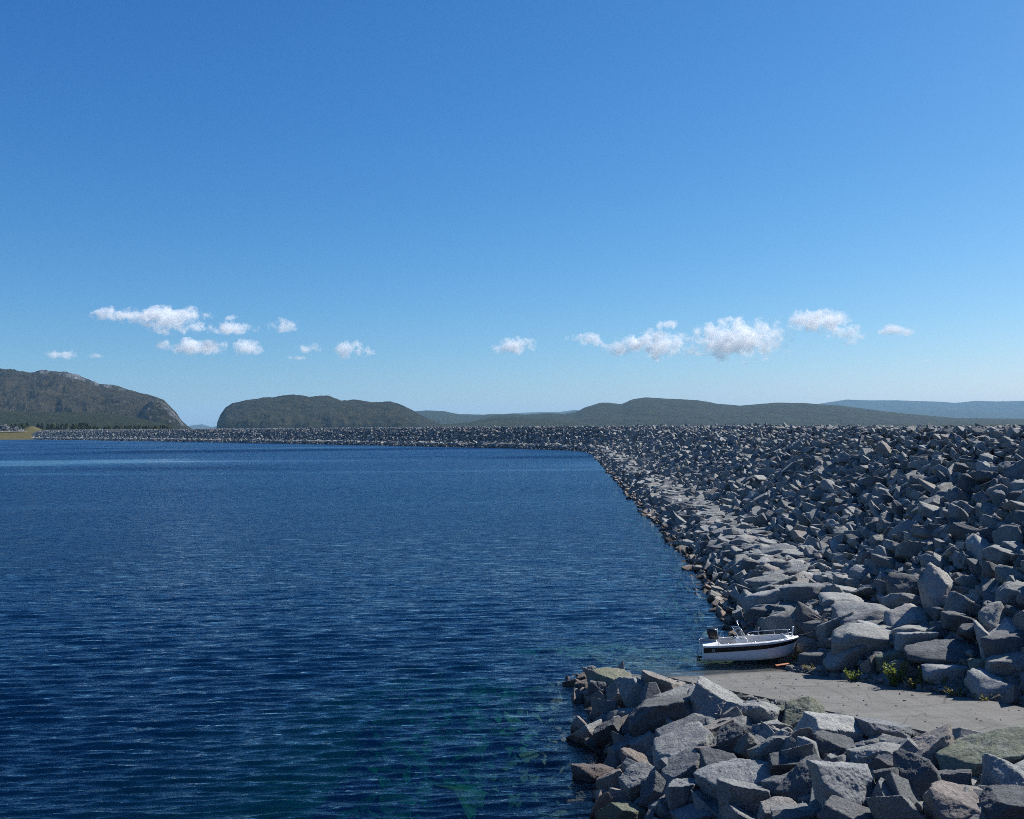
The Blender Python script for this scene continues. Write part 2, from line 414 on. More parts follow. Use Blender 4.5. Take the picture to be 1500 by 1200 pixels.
# ---- water
def water_material():
    m = bpy.data.materials.new('lake_water'); m.use_nodes = True; nt = m.node_tree; nt.nodes.clear(); q = NT(nt)
    out = q.n('ShaderNodeOutputMaterial')
    geo = q.n('ShaderNodeNewGeometry'); p = geo.outputs['Position']
    # gusts: long patches of rougher and calmer water
    gust = q.noise(q.mapping(p, (0.0035, 0.016, 1), (0, 0, math.radians(-6))), 1.0, 4, 0.55, 0.6)
    amp = q.ramp(gust, [(0.33, (0.25, 0.25, 0.25)), (0.43, (0.75, 0.75, 0.75)), (0.57, (0.9, 0.9, 0.9)), (0.65, (1.7, 1.7, 1.7))])
    sp = q.n('ShaderNodeSeparateXYZ'); q.L(p, sp.inputs[0])
    w1 = q.noise(q.mapping(p, (0.55, 1.9, 1), (0, 0, math.radians(6))), 1.0, 3, 0.55, 0.5)
    w2 = q.noise(q.mapping(p, (1.0, 4.6, 1), (0, 0, math.radians(-9))), 1.0, 4, 0.6, 0.4)
    w3 = q.noise(q.mapping(p, (6.5, 13.0, 1), (0, 0, math.radians(14))), 1.0, 3, 0.6, 0.2)
    hgt = q.math('ADD', q.math('MULTIPLY', w1, 0.05), q.math('ADD', q.math('MULTIPLY', w2, 0.042), q.math('MULTIPLY', w3, 0.018)))
    hgt = q.math('MULTIPLY', hgt, amp)
    nrm = q.bump(hgt, 1.0, 1.0)
    # unresolved ripples: slopes taken straight from noise, so that they hold at every distance
    def slopes(scale, rot):
        x = q.n('ShaderNodeTexNoise'); x.inputs['Scale'].default_value = 1.0; x.inputs['Detail'].default_value = 3; x.inputs['Roughness'].default_value = 0.6
        q.L(q.mapping(p, scale, (0, 0, math.radians(rot))), x.inputs['Vector'])
        v = q.n('ShaderNodeVectorMath', operation='SUBTRACT'); q.L(x.outputs['Color'], v.inputs[0]); v.inputs[1].default_value = (0.5, 0.5, 0.5)
        return v.outputs[0]
    va = q.n('ShaderNodeVectorMath', operation='ADD'); q.L(slopes((0.75, 3.9, 1), 4), va.inputs[0]); q.L(slopes((2.2, 9.0, 1), -6), va.inputs[1])
    vm = q.n('ShaderNodeVectorMath', operation='MULTIPLY'); q.L(va.outputs[0], vm.inputs[0]); vm.inputs[1].default_value = (0.30, 0.68, 0.0)
    vs = q.n('ShaderNodeVectorMath', operation='SCALE'); q.L(vm.outputs[0], vs.inputs[0]); q.L(amp, vs.inputs['Scale'])
    vn = q.n('ShaderNodeVectorMath', operation='ADD'); q.L(nrm, vn.inputs[0]); q.L(vs.outputs[0], vn.inputs[1])
    # facets leaning away are hidden behind the next crest: the seen ones lean towards whoever looks
    ih0 = q.n('ShaderNodeVectorMath', operation='MULTIPLY'); q.L(geo.outputs['Incoming'], ih0.inputs[0]); ih0.inputs[1].default_value = (0.19, 0.19, 0)
    ih = q.n('ShaderNodeVectorMath', operation='SCALE'); q.L(ih0.outputs[0], ih.inputs[0])
    iz = q.n('ShaderNodeSeparateXYZ'); q.L(geo.outputs['Incoming'], iz.inputs[0])
    q.L(q.math('MULTIPLY', amp, q.math('MULTIPLY_ADD', iz.outputs[2], -3.0, 1.0, clamp=True)), ih.inputs['Scale'])
    va2 = q.n('ShaderNodeVectorMath', operation='ADD'); q.L(vn.outputs[0], va2.inputs[0]); q.L(ih.outputs[0], va2.inputs[1]); vn = va2
    vz = q.n('ShaderNodeVectorMath', operation='NORMALIZE'); q.L(vn.outputs[0], vz.inputs[0]); nrm = vz.outputs[0]
    fr = q.n('ShaderNodeFresnel'); fr.inputs['IOR'].default_value = 1.333; q.L(nrm, fr.inputs['Normal'])
    gl = q.n('ShaderNodeBsdfGlossy'); gl.inputs['Color'].default_value = (0.86, 0.95, 1, 1); gl.inputs['Roughness'].default_value = 0.02
    q.L(nrm, gl.inputs['Normal'])
    tr = q.n('ShaderNodeBsdfTransparent'); tr.inputs['Color'].default_value = (0.97, 0.99, 1, 1)
    mx = q.n('ShaderNodeMixShader')
    q.L(fr.outputs[0], mx.inputs[0]); q.L(tr.outputs[0], mx.inputs[1]); q.L(gl.outputs[0], mx.inputs[2])
    q.L(mx.outputs[0], out.inputs['Surface'])
    ab = q.n('ShaderNodeVolumeAbsorption'); ab.inputs['Color'].default_value = (0.08, 0.76, 0.64, 1); ab.inputs['Density'].default_value = 0.40
    scv = q.n('ShaderNodeVolumeScatter'); scv.inputs['Color'].default_value = (0.0, 0.16, 1.0, 1); scv.inputs['Density'].default_value = 0.015
    ad = q.n('ShaderNodeAddShader'); q.L(ab.outputs[0], ad.inputs[0]); q.L(scv.outputs[0], ad.inputs[1])
    q.L(ad.outputs[0], out.inputs['Volume'])
    return m
M_WATER = water_material()
# wave spectrum for the real relief near the camera
nW = 70
lam = np.exp(RNG.uniform(math.log(0.28), math.log(2.6), nW)); k = 2 * math.pi / lam
th = math.radians(94) + RNG.normal(0, 0.15, nW)
ph = RNG.uniform(0, 6.283, nW); aW = 0.0100 * lam ** 1.05 * np.exp(-(np.log(lam / 0.62)) ** 2 / 0.9)
rows = np.concatenate([1 / np.linspace(1 / 21.0, 1 / 260.0, 620), 1 / np.linspace(1 / 262.0, 1 / 5200.0, 60)])
ang_l = np.linspace(-1.05, 0.62, 520)
tn = np.tan(ang_l)
R_, T_ = np.meshgrid(rows, tn, indexing='ij')
WX = R_ * T_; WY = R_ + 0 * T_
WZ = np.zeros_like(WX)
dY = np.gradient(rows)[:, None]; near_r = rows < 270
for j in range(nW):
    att = np.clip(lam[j] / (2.2 * dY[near_r]) - 0.8, 0, 1) * np.clip((265 - rows[near_r][:, None]) / 100, 0, 1)
    pj = k[j] * (WX[near_r] * math.cos(th[j]) + WY[near_r] * math.sin(th[j])) + ph[j]
    s_ = np.sin(pj)
    WZ[near_r] += att * aW[j] * (s_ + 0.25 * np.cos(2 * pj))
shal = 0.45 + 0.55 * sstep(0, 6, -(WX - 3.5))   # smaller waves in the lee of the stones
WZ *= np.where(WY < 70, np.maximum(shal, sstep(46, 60, WY)), 1)
nr, nc = WX.shape
V = np.stack([WX, WY, WZ], -1).reshape(-1, 3)
Fq = grid_faces(nr, nc)
# skirt and floor close the body of water
per = np.concatenate([np.arange(nc), np.arange(1, nr) * nc + nc - 1, (nr - 1) * nc + np.arange(nc - 2, -1, -1), np.arange(nr - 2, 0, -1) * nc])
Vb = V[per].copy(); Vb[:, 2] = -13
n0 = len(V); m_ = len(per); ii = np.arange(m_)
Fs = np.stack([per, n0 + ii, n0 + (ii + 1) % m_, np.roll(per, -1)], 1)
V = np.vstack([V, Vb, [[-200, 200, -13]]])
c_ = n0 + m_
Fb = np.stack([n0 + (ii + 1) % m_, n0 + ii, np.full(m_, c_), np.full(m_, c_)], 1)
me = mesh_np('water', V, np.vstack([Fq, Fs]), True)
bm = bmesh.new(); bm.from_mesh(me); bm.verts.ensure_lookup_table()
bm.faces.new([bm.verts[n0 + i] for i in range(m_)][::-1])
bm.verts.remove(bm.verts[c_])
bmesh.ops.recalc_face_normals(bm, faces=bm.faces[:]); bm.to_mesh(me); bm.free()
water = obj('water', me, M_WATER); tag(water, kind='structure')

# ------------------------------------------------------------------ STONE SHAPES
def planes(seed, flat=0.6, cuts=7):
    r = np.random.default_rng(seed)
    P = []
    for ax in range(3):
        for sg in (-1, 1):
            n = np.zeros(3); n[ax] = sg; n += r.normal(0, 0.20, 3); n /= np.linalg.norm(n)
            d = (1.0, 0.74, flat)[ax] * r.uniform(0.78, 1.08)
            P.append((n, d))
    for _ in range(cuts):
        n = r.normal(size=3); n[2] *= 0.8; n /= np.linalg.norm(n)
        e = np.sqrt((n[0] * 1.0) ** 2 + (n[1] * .74) ** 2 + (n[2] * flat) ** 2)
        P.append((n, e * r.uniform(0.90, 1.18)))
    return P
def poly_bm(P):
    bm = bmesh.new(); bmesh.ops.create_cube(bm, size=4)
    for n, d in P:
        g = bm.verts[:] + bm.edges[:] + bm.faces[:]
        r = bmesh.ops.bisect_plane(bm, geom=g, plane_co=Vector(n) * d, plane_no=Vector(n), clear_outer=True)
        ed = [e for e in r['geom_cut'] if isinstance(e, bmesh.types.BMEdge)]
        if ed: bmesh.ops.contextual_create(bm, geom=ed)
    bmesh.ops.recalc_face_normals(bm, faces=bm.faces[:])
    return bm
def bm_arrays(bm):
    bmesh.ops.triangulate(bm, faces=bm.faces[:]); bm.verts.ensure_lookup_table()
    for i, v in enumerate(bm.verts): v.index = i
    V = np.array([v.co[:] for v in bm.verts]); Fc = np.array([[v.index for v in f.verts] for f in bm.faces]); bm.free()
    return V, Fc
def far_stone(seed):
    return bm_arrays(poly_bm(planes(seed, 0.62, 4)))
def mid_stone(seed):
    bm = poly_bm(planes(seed, 0.62, 7))
    bmesh.ops.remove_doubles(bm, verts=bm.verts[:], dist=0.05)
    bmesh.ops.bevel(bm, geom=bm.edges[:], offset=0.05, segments=1, profile=0.6, affect='EDGES', clamp_overlap=True)
    bmesh.ops.remove_doubles(bm, verts=bm.verts[:], dist=0.02)
    bmesh.ops.triangulate(bm, faces=bm.faces[:])
    bmesh.ops.subdivide_edges(bm, edges=[e for e in bm.edges if e.calc_length() > 0.42], cuts=1)
    V, Fc = bm_arrays(bm)
    V = V + 0.05 * np.stack([perlin(V * 2.1 + seed + a * 31) for a in range(3)], 1)
    return V, Fc
def ico(sub):
    bm = bmesh.new(); bmesh.ops.create_icosphere(bm, subdivisions=sub, radius=1)
    V, Fc = bm_arrays(bm); return V / np.linalg.norm(V, axis=1)[:, None], Fc
_ICO = {s: ico(s) for s in (4, 6)}
def fine_stone(seed, sub, flat=0.62, cuts=9, p=60, rough=1.0):
    D, Fc = _ICO[sub]; P = planes(seed, flat, cuts)
    # warp the directions a little so that faces are not perfectly plane
    W = D + 0.045 * np.stack([perlin(D * 1.7 + seed * 1.3 + a * 11) for a in range(3)], 1)
    acc = 0
    for n, d in P:
        acc = acc + np.maximum(W @ n, 0) ** p / d ** p
    r = acc ** (-1.0 / p)
    V = D * r[:, None]
    # broken ledges: quantised noise steps; then roughness
    q = fbm(V * (1.1, 1.3, 2.6) + seed * 3.1, 3)
    st = np.floor(q * 4.5) / 4.5; fr_ = q * 4.5 - np.floor(q * 4.5); st = st + sstep(0.80, 1.0, fr_) / 4.5
    r2 = 1 + rough * (0.085 * st + 0.045 * fbm(V * 3.6 + seed, 5) + 0.030 * fbm(V * 7 + seed * 2, 4, ridged=True))
    return V * r2[:, None], Fc
NF = 22
FINE = [fine_stone(100 + i, 4, flat=[0.62, 0.45, 0.75][i % 3]) for i in range(NF)]
MID = [mid_stone(300 + i) for i in range(26)]
FAR = [far_stone(500 + i) for i in range(26)]

def euler_mats(rx, ry, rz):
    cx, sx, cy_, sy, cz, sz = np.cos(rx), np.sin(rx), np.cos(ry), np.sin(ry), np.cos(rz), np.sin(rz)
    M = np.empty((len(rx), 3, 3))
    M[:, 0, 0] = cy_ * cz; M[:, 0, 1] = sx * sy * cz - cx * sz; M[:, 0, 2] = cx * sy * cz + sx * sz
    M[:, 1, 0] = cy_ * sz; M[:, 1, 1] = sx * sy * sz + cx * cz; M[:, 1, 2] = cx * sy * sz - sx * cz
    M[:, 2, 0] = -sy; M[:, 2, 1] = sx * cy_; M[:, 2, 2] = cx * cy_
    return M
def joined(name, shapes, pos, size, rots, mat, smooth=False, parent=None, origin=(0, 0, 0)):
    """pos (n,3), size (n,3) half-sizes, rots (n,3,3) -> one mesh"""
    n = len(pos); kind = RNG.integers(0, len(shapes), n)
    Vs, Fs, off = [], [], 0
    for i, (V, Fc) in enumerate(shapes):
        idx = np.where(kind == i)[0]
        if not len(idx): continue
        A = V[None] * size[idx][:, None, :]
        A = np.einsum('nij,nvj->nvi', rots[idx], A) + pos[idx][:, None, :]
        Vs.append(A.reshape(-1, 3)); nv = len(V)
        Fs.append((Fc[None] + (np.arange(len(idx)) * nv)[:, None, None] + off).reshape(-1, Fc.shape[1])); off += nv * len(idx)
    V = np.vstack(Vs) - np.array(origin)[None]
    o = obj(name, mesh_np(name, V, np.vstack(Fs), smooth), mat, parent, None)
    return o

# ------------------------------------------------------------------ THE DAM
DAM_O = (24.0, 200.0, 0.0)
dam = thing('rockfill_dam', 'long rockfill dam of grey boulders along the right shore and lake end', 'dam', DAM_O)
# core
s_c = np.concatenate([np.linspace(18, 120, 60), np.linspace(124, S_TOT, 170)])
X, Y_, NX, NY = path(s_c)
oo = np.array([-14, -5, 0, 3.6, 7.2, 8.2, 14, 21.5, 22.5, 29, 31, 52.0])
OX = X[:, None] + NX[:, None] * oo; OY = Y_[:, None] + NY[:, None] * oo
OZ = np.broadcast_to(np.interp(oo, _PO, _PZ) - 0.55, OX.shape).copy()
# near the ramp the shore_ground sheet carries the stones: the core sinks below it
sz = surf(OX[:60], OY[:60]) - 0.75
OZ[:60] = np.minimum(OZ[:60], sz)
core = obj('core', mesh_np('core', np.stack([OX, OY, OZ], -1).reshape(-1, 3) - np.array(DAM_O), grid_faces(*OX.shape), True), M_DIRT, dam)
# road gravel on the crest (its own look), hidden from here but there from the side
# stones: jittered packing, spacing grows with distance as the stones' size stays
def project(P):
    inv = (Matrix.Translation((0, 0, H)) @ CAM_R).inverted()
    M = np.array(inv); Q = P @ M[:3, :3].T + M[:3, 3]
    return 750 + F * Q[:, 0] / -Q[:, 2], 600 - F * Q[:, 1] / -Q[:, 2], -Q[:, 2]
sA, oA = [], []
def scatter(s0, s1, gap, o0=-3.5, o1=31.0):
    ns, no = int((s1 - s0) / gap), int((o1 - o0) / (gap * 0.87))
    I, J = np.meshgrid(np.arange(ns), np.arange(no), indexing='ij')
    s = s0 + (I + 0.5 * (J % 2)) * gap + RNG.normal(0, 0.28 * gap, I.shape)
    o = o0 + J * gap * 0.87 + RNG.normal(0, 0.24 * gap, I.shape)
    return s.ravel(), o.ravel()
def place(s, o, gap, lift=0.0):
    x, y, nx, ny = path(s)
    X = x + nx * o; Y = y + ny * o
    Z = dam_z(o)
    nearm = Y < 62
    if nearm.any(): Z[nearm] = np.minimum(Z[nearm], surf(X[nearm], Y[nearm]))
    return np.stack([X, Y, Z + lift], 1), nx, ny
BERM = lambda o: (o > 2.6) & (o < 7.6)
def stone_field(s0, s1, gap, mean):
    s, o = scatter(s0, s1, gap)
    P, nx, ny = place(s, o, gap)
    n = len(s)
    base = mean * np.exp(RNG.normal(0, 0.38, n)); base = np.clip(base, mean * 0.5, mean * 1.75); base = np.where(o > 18.5, np.minimum(base, mean * 0.95), base)
    sz = np.stack([base * RNG.uniform(1.0, 1.45, n), base * RNG.uniform(0.8, 1.1, n), base * RNG.uniform(0.55, 1.0, n)], 1)
    b = BERM(o)
    sz[b] *= np.array((1.25, 1.25, 1.05)); 
    wat = o < 1.8; sz[wat] *= 0.72
    tilt = np.where(b, 0.15, 0.34)
    rx = RNG.normal(0, 1, n) * tilt; ry = RNG.normal(0, 1, n) * tilt; rz = RNG.uniform(0, 6.283, n)
    # lean with the slope
    slope = np.where((o > 7.5) & (o < 21.5), 0.45, np.where(o < 2.5, 0.35, 0.0))
    R = euler_mats(rx, ry, rz)
    ax = np.stack([ny, -nx, 0 * nx], 1)        # horizontal axis along the dam
    # rotation about ax by -slope
    c, s_ = np.cos(-slope), np.sin(-slope)
    K = np.zeros((n, 3, 3)); K[:, 0, 1] = -ax[:, 2]; K[:, 0, 2] = ax[:, 1]; K[:, 1, 0] = ax[:, 2]; K[:, 1, 2] = -ax[:, 0]; K[:, 2, 0] = -ax[:, 1]; K[:, 2, 1] = ax[:, 0]
    A = np.eye(3)[None] + s_[:, None, None] * K + (1 - c)[:, None, None] * (K @ K)
    R = A @ R
    P[:, 2] += RNG.normal(0, 0.07, n) * base - 0.15 - np.where(o > 20.0, 0.22, 0)
    keep = np.ones(n, bool)
    nm = P[:, 1] < 62
    df, dn = d_far(P[:, 0], P[:, 1]), d_near(P[:, 0], P[:, 1])
    keep &= ~(nm & (df < 1.55) & (P[:, 0] < 60)) 
    keep &= ~(nm & (dn > 0))
    bx, by = np.abs(P[:, 0] - BOAT_C[0]), np.abs(P[:, 1] - BOAT_C[1])
    keep &= ~((bx < 3.5) & (by < 2.3))
    return s[keep], o[keep], P[keep], sz[keep], R[keep]
fields = []
def sY(Y): return float(np.interp(Y, _path[:200, 1], _S[:200]))
Sn0, Sn1, Sn2, Sn3 = sY(24), sY(66), sY(160), sY(330)

# --- large stones set by hand beside the ramp: (px, py, width px, height px, turn, tilt, flat, material)
hand = [(1263, 903, 96, 40, 0.3, 0.12, 1, 'g'), (1330, 912, 66, 34, 0.2, 0.05, 1, 'p'), (1268, 938, 96, 44, 0.2, -0.1, 0, 'g'),
        (1245, 962, 70, 38, 0.4, 0.1, 0, 'g'), (1338, 938, 56, 34, 0.1, -0.2, 0, 'p'), (1382, 956, 108, 34, 0.0, 0.03, 1, 'd'),
        (1276, 984, 34, 44, 1.2, 0.2, 2, 'g'), (1308, 968, 52, 34, 0.2, 0.0, 2, 'm'), (1332, 985, 52, 38, 0.1, 0.0, 2, 'g'),
        (1390, 984, 78, 36, 0.1, 0.1, 0, 'p'), (1462, 1004, 92, 42, 0.3, 0.1, 0, 'p'), (1388, 1004, 70, 18, 0.0, 0.08, 1, 'g'),
        (1205, 968, 76, 40, 0.1, 0.0, 0, 'd'), (1228, 978, 50, 28, 0.2, 0.0, 0, 'g'), (1186, 946, 44, 26, 0.0, 0.1, 0, 'g'),
        (1408, 915, 60, 34, 0.4, -0.35, 1, 'g'), (1460, 914, 44, 44, 0.9, 0.3, 2, 'p'), (1478, 944, 62, 40, 0.3, 0.0, 0, 'd'),
        (1478, 972, 66, 34, 0.3, 0.05, 0, 'g'), (1378, 928, 40, 28, 0.3, 0.1, 2, 'g'), (1430, 926, 50, 30, 0.6, -0.3, 1, 'd'),
        (1222, 920, 60, 36, 0.4, 0.1, 0, 'g'), (1300, 900, 66, 26, 0.1, 0.0, 1, 'g'), (1152, 912, 60, 38, 0.5, 0.2, 0, 'g'),
        (1188, 905, 54, 34, 0.5, -0.1, 2, 'd'), (1118, 902, 52, 34, 0.6, 0.3, 0, 'd'), (1450, 978, 60, 36, 0.2, 0.1, 0, 'm'), (1412, 890, 62, 36, 0.4, -0.4, 1, 'g'),
        (1128, 878, 64, 38, 0.4, 0.1, 2, 'p'), (1180, 872, 74, 40, 0.2, -0.05, 1, 'p'), (1230, 884, 70, 30, 0.3, 0.0, 1, 'g'), (1330, 868, 60, 50, 0.7, 0.2, 2, 'g'),
        (1382, 876, 56, 60, 0.8, 0.3, 2, 'p'), (1488, 876, 50, 40, 0.3, 0.0, 0, 'g')]
MATS = {'g': M_ROCK, 'd': M_ROCK_DARK, 'p': M_ROCK_PALE, 'm': M_ROCK_MOSS, 'r': M_ROCK_RED}
_hand_me = {}
def fine_mesh(i, mk, sub=4):
    key = (i, mk, sub)
    if key not in _hand_me:
        V, Fc = FINE[i] if sub == 4 else fine_stone(100 + i, sub, flat=[0.62, 0.45, 0.75][i % 3])
        me = mesh_np('boulder', V, Fc, True); me.materials.append(MATS[mk]); _hand_me[key] = me
    return _hand_me[key]
hand_pos = []
for n, (px, py, w, h, turn, tilt, fl, mk) in enumerate(hand):
    P = at_surf(px, py + h * 0.12); dist = math.hypot(P[0], P[1])
    hw = 0.5 * w / F * dist; hh = 0.5 * h / F * dist
    i = (n * 7 + 3 * (n % 5)) % NF
    fi = [0.62, 0.45, 0.75][i % 3]
    o = obj('boulder', fine_mesh(i, mk), None, dam)
    o.location = Vector((P[0], P[1], P[2] + hh * 0.10)) - Vector(DAM_O)
    o.rotation_euler = (random.uniform(-.15, .15), -tilt, turn * 0.6 - 0.15)
    hw *= 0.93; o.scale = (hw * 1.0, hw * 0.8, max(hh * 1.15 - 0.18 * hw, 0.42 * hh) / fi)
    hand_pos.append((P[0], P[1], hw, hw * 0.8))
hand_pos = np.array(hand_pos)

# --- near field: candidate stones; the largest on screen become objects of their own
s1, o1, P1, z1, R1 = stone_field(Sn0, Sn1, 0.86, 0.515)
s2, o2, P2, z2, R2 = stone_field(Sn1, Sn2, 0.87, 0.505)
Pn = np.vstack([P1, P2]); Zn = np.vstack([z1, z2]); Rn = np.concatenate([R1, R2])
dd = ((Pn[:, None, 0] - hand_pos[None, :, 0]) / (hand_pos[None, :, 2] * 0.95)) ** 2 + ((Pn[:, None, 1] - hand_pos[None, :, 1]) / (hand_pos[None, :, 3] * 1.0)) ** 2
ok = dd.min(1) > 1.0; Pn, Zn, Rn = Pn[ok], Zn[ok], Rn[ok]
u, v, dep = project(Pn)
inview = (u > -30) & (u < 1530) & (v < 1230) & (Pn[:, 2] > -0.4) & (dep > 5)
app = np.where(inview, Zn.max(1) / dep, 0)
# hidden beyond the crest
_, on = to_so(Pn[:, 0], Pn[:, 1]); app[on > 22.5] = 0
order = np.argsort(-app)
big = order[:300 - len(hand)]
pick = np.zeros(len(Pn), bool); pick[big] = True
for c, j in enumerate(big):
    i = int(RNG.integers(0, NF)); mk = 'gggggpdgpg'[int(RNG.integers(0, 10))]
    o = obj('boulder', fine_mesh(i, mk), None, dam)
    M = Matrix(Rn[j].tolist()).to_4x4()
    fi = [0.62, 0.45, 0.75][i % 3] / 0.62
    o.matrix_local = Matrix.Translation(Vector(Pn[j]) - Vector(DAM_O)) @ M @ Matrix.Diagonal((*(Zn[j] * (1.0, 1.0, 1.0 / fi)), 1))
rest = ~pick
f1 = joined('boulders', MID, Pn[rest], Zn[rest], Rn[rest], M_FILL, False, dam, DAM_O); tag(f1, kind='stuff')
sf, of, Pf_, zf, Rf = stone_field(Sn0, Sn2, 0.62, 0.20)
sel = Pf_[:, 2] > -0.3
Pf_, zf, Rf = Pf_[sel], zf[sel], Rf[sel]; Pf_[:, 2] -= 0.02
f3 = joined('small_stones', FAR, Pf_, zf, Rf, M_FILL, False, dam, DAM_O); tag(f3, kind='stuff')
s3, o3, P3, z3, R3 = stone_field(Sn2, Sn3, 0.95, 0.54)
s4, o4, P4, z4, R4 = stone_field(Sn3, S_TOT - 18, 1.28, 0.72)
keep4 = (o4 < 24)
f2 = joined('boulders', FAR, np.vstack([P3, P4[keep4]]), np.vstack([z3, z4[keep4]]), np.concatenate([R3, R4[keep4]]), M_FAR, False, dam, DAM_O)
tag(f2, kind='stuff')

# ------------------------------------------------------------------ THE BOAT RAMP
def ramp_material():
    m, nt, b, out = mat_new('worn_concrete'); q = NT(nt)
    geo = q.n('ShaderNodeNewGeometry'); p = geo.outputs['Position']
    a = q.noise(q.mapping(p, (0.7, 0.7, 1)), 0.8, 5, 0.6, 0.4)
    bnd = q.noise(q.mapping(p, (0.25, 2.2, 1), (0, 0, math.radians(28))), 1.0, 5, 0.6, 0.3)
    f = q.noise(p, 26, 6, 0.75)
    c = q.ramp(a, [(0.3, (0.105, 0.102, 0.092)), (0.7, (0.145, 0.142, 0.130))])
    c = q.mix(q.ramp(bnd, [(0.45, (0, 0, 0)), (0.7, (0.6, 0.6, 0.6))]), c, (0.185, 0.18, 0.165))
    c = q.mix(q.ramp(f, [(0.36, (0.8, 0.8, 0.8)), (0.5, (0, 0, 0))]), c, (0.055, 0.054, 0.05))
    c = q.mix(q.ramp(f, [(0.58, (0, 0, 0)), (0.7, (0.8, 0.8, 0.8))]), c, (0.27, 0.265, 0.25))
    sp = q.n('ShaderNodeSeparateXYZ'); q.L(p, sp.inputs[0])
    wet = q.ramp(q.math('MULTIPLY_ADD', q.math('ADD', sp.outputs[2], q.math('MULTIPLY', a, 0.12)), -6.0, 1.35, clamp=True), [(0.3, (0, 0, 0)), (1.0, (1, 1, 1))])
    c = q.mix(wet, c, (0.05, 0.043, 0.032))
    tk = q.noise(q.mapping(p, (1.9, 0.10, 1), (0, 0, math.radians(29))), 1.0, 3, 0.5, 0.15)
    c = q.mix(q.ramp(tk, [(0.52, (0, 0, 0)), (0.66, (0.45, 0.45, 0.45))]), c, (0.075, 0.072, 0.064))
    vr = q.n('ShaderNodeTexVoronoi', feature='DISTANCE_TO_EDGE'); vr.inputs['Scale'].default_value = 0.42
    q.L(q.mapping(p, (1, 1, 1)), vr.inputs['Vector'])
    ck = q.math('ADD', vr.outputs['Distance'], q.math('MULTIPLY', q.math('SUBTRACT', a, 0.5), 0.10))
    c = q.mix(q.ramp(ck, [(0.0, (0.7, 0.7, 0.7)), (0.012, (0, 0, 0))]), c, (0.04, 0.038, 0.034))
    q.L(c, b.inputs['Base Color'])
    q.L(q.math('MULTIPLY_ADD', wet, -0.45, 0.92), b.inputs['Roughness'])
    nrm = q.bump(f, 0.8, 0.03); q.L(q.bump(q.noise(p, 3, 5, 0.6), 0.5, 0.05, nrm), b.inputs['Normal'])
    return m
M_RAMP = ramp_material()
dC = (_D - _C); dC /= np.linalg.norm(dC[:2]); dA = (_B - _A); dA /= np.linalg.norm(dA[:2])
N = 90
tt = np.linspace(-7, 30, N)
near_e = _C[None] + dC[None] * tt[:, None]; far_e = _A[None] + dA[None] * tt[:, None]
V = []; cols = 26
for a, b_ in zip(near_e, far_e):
    for j in range(cols):
        f = j / (cols - 1); p = a * (1 - f) + b_ * f
        V.append((p[0], p[1], ramp_z(p[0], p[1])))
V = np.array(V)
Vt = V.copy()
wob = 0.10 * fbm(np.stack([V[:, 0] * 1.4, V[:, 1] * 1.4, V[:, 0] * 0], -1), 3)
edge = (np.arange(len(V)) % cols == 0) | (np.arange(len(V)) % cols == cols - 1)
perp = np.array((-dC[1], dC[0], 0))
Vt[edge] += perp[None] * wob[edge][:, None]
Vt[:, 2] += 0.02 * fbm(np.stack([V[:, 0], V[:, 1], V[:, 0] * 0 + 3], -1), 2)
Vb = Vt.copy(); Vb[:, 2] -= 0.24
Fq = grid_faces(N, cols); n0 = len(Vt)
sideA = np.array([(i * cols, i * cols + cols, n0 + i * cols + cols, n0 + i * cols) for i in range(N - 1)])
sideB = np.array([(i * cols + cols - 1, n0 + i * cols + cols - 1, n0 + i * cols + 2 * cols - 1, i * cols + 2 * cols - 1) for i in range(N - 1)])
e0 = np.array([(j, n0 + j, n0 + j + 1, j + 1) for j in range(cols - 1)]); eN = (N - 1) * cols
e1 = np.array([(eN + j, eN + j + 1, n0 + eN + j + 1, n0 + eN + j) for j in range(cols - 1)])
ramp = obj('boat_ramp', mesh_np('boat_ramp', np.vstack([Vt, Vb]), np.vstack([Fq, sideA, sideB, e0, e1]), False), M_RAMP)
tag(ramp, kind='structure')

# gravel strips along both edges
def strip_stones(name, mat, n, edge_a, edge_b, wmin, wmax, size, t0, t1, side, label, cat):
    t = RNG.uniform(t0, t1, n); w = RNG.uniform(wmin, wmax, n)
    d = (edge_b - edge_a); d = d / np.linalg.norm(d[:2])
    base = edge_a[None] + d[None] * t[:, None]
    pr = np.array((-d[1], d[0], 0)) * side
    P = base + pr[None] * w[:, None]
    P[:, 2] = surf(P[:, 0], P[:, 1]) + RNG.uniform(-0.03, 0.03, n)
    s = size * np.exp(RNG.normal(0, 0.45, n))
    Z = np.stack([s * 1.2, s, s * 0.7], 1)
    R = euler_mats(RNG.normal(0, .4, n), RNG.normal(0, .4, n), RNG.uniform(0, 6.28, n))
    o = joined(name, FAR, P, Z, R, mat)
    tag(o, label, cat, kind='stuff'); return o
sgn = 1 if d_far(*( (_A + np.array((-dA[1], dA[0], 0)))[:2])) > 0 else -1
strip_stones('gravel', M_GRAVEL, 3600, _A, _B, 0.02, 1.9, 0.10, -0.6, 20, sgn, 'strip of loose grey gravel along the far edge of the boat ramp', 'gravel')
sgn2 = 1 if d_near(*((_C + np.array((-dC[1], dC[0], 0)))[:2])) > 0 else -1
strip_stones('gravel', M_GRAVEL, 2600, _C, _D, 0.0, 1.3, 0.06, 1.5, 20, sgn2, 'loose gravel between the near edge of the boat ramp and the jetty boulders', 'gravel')

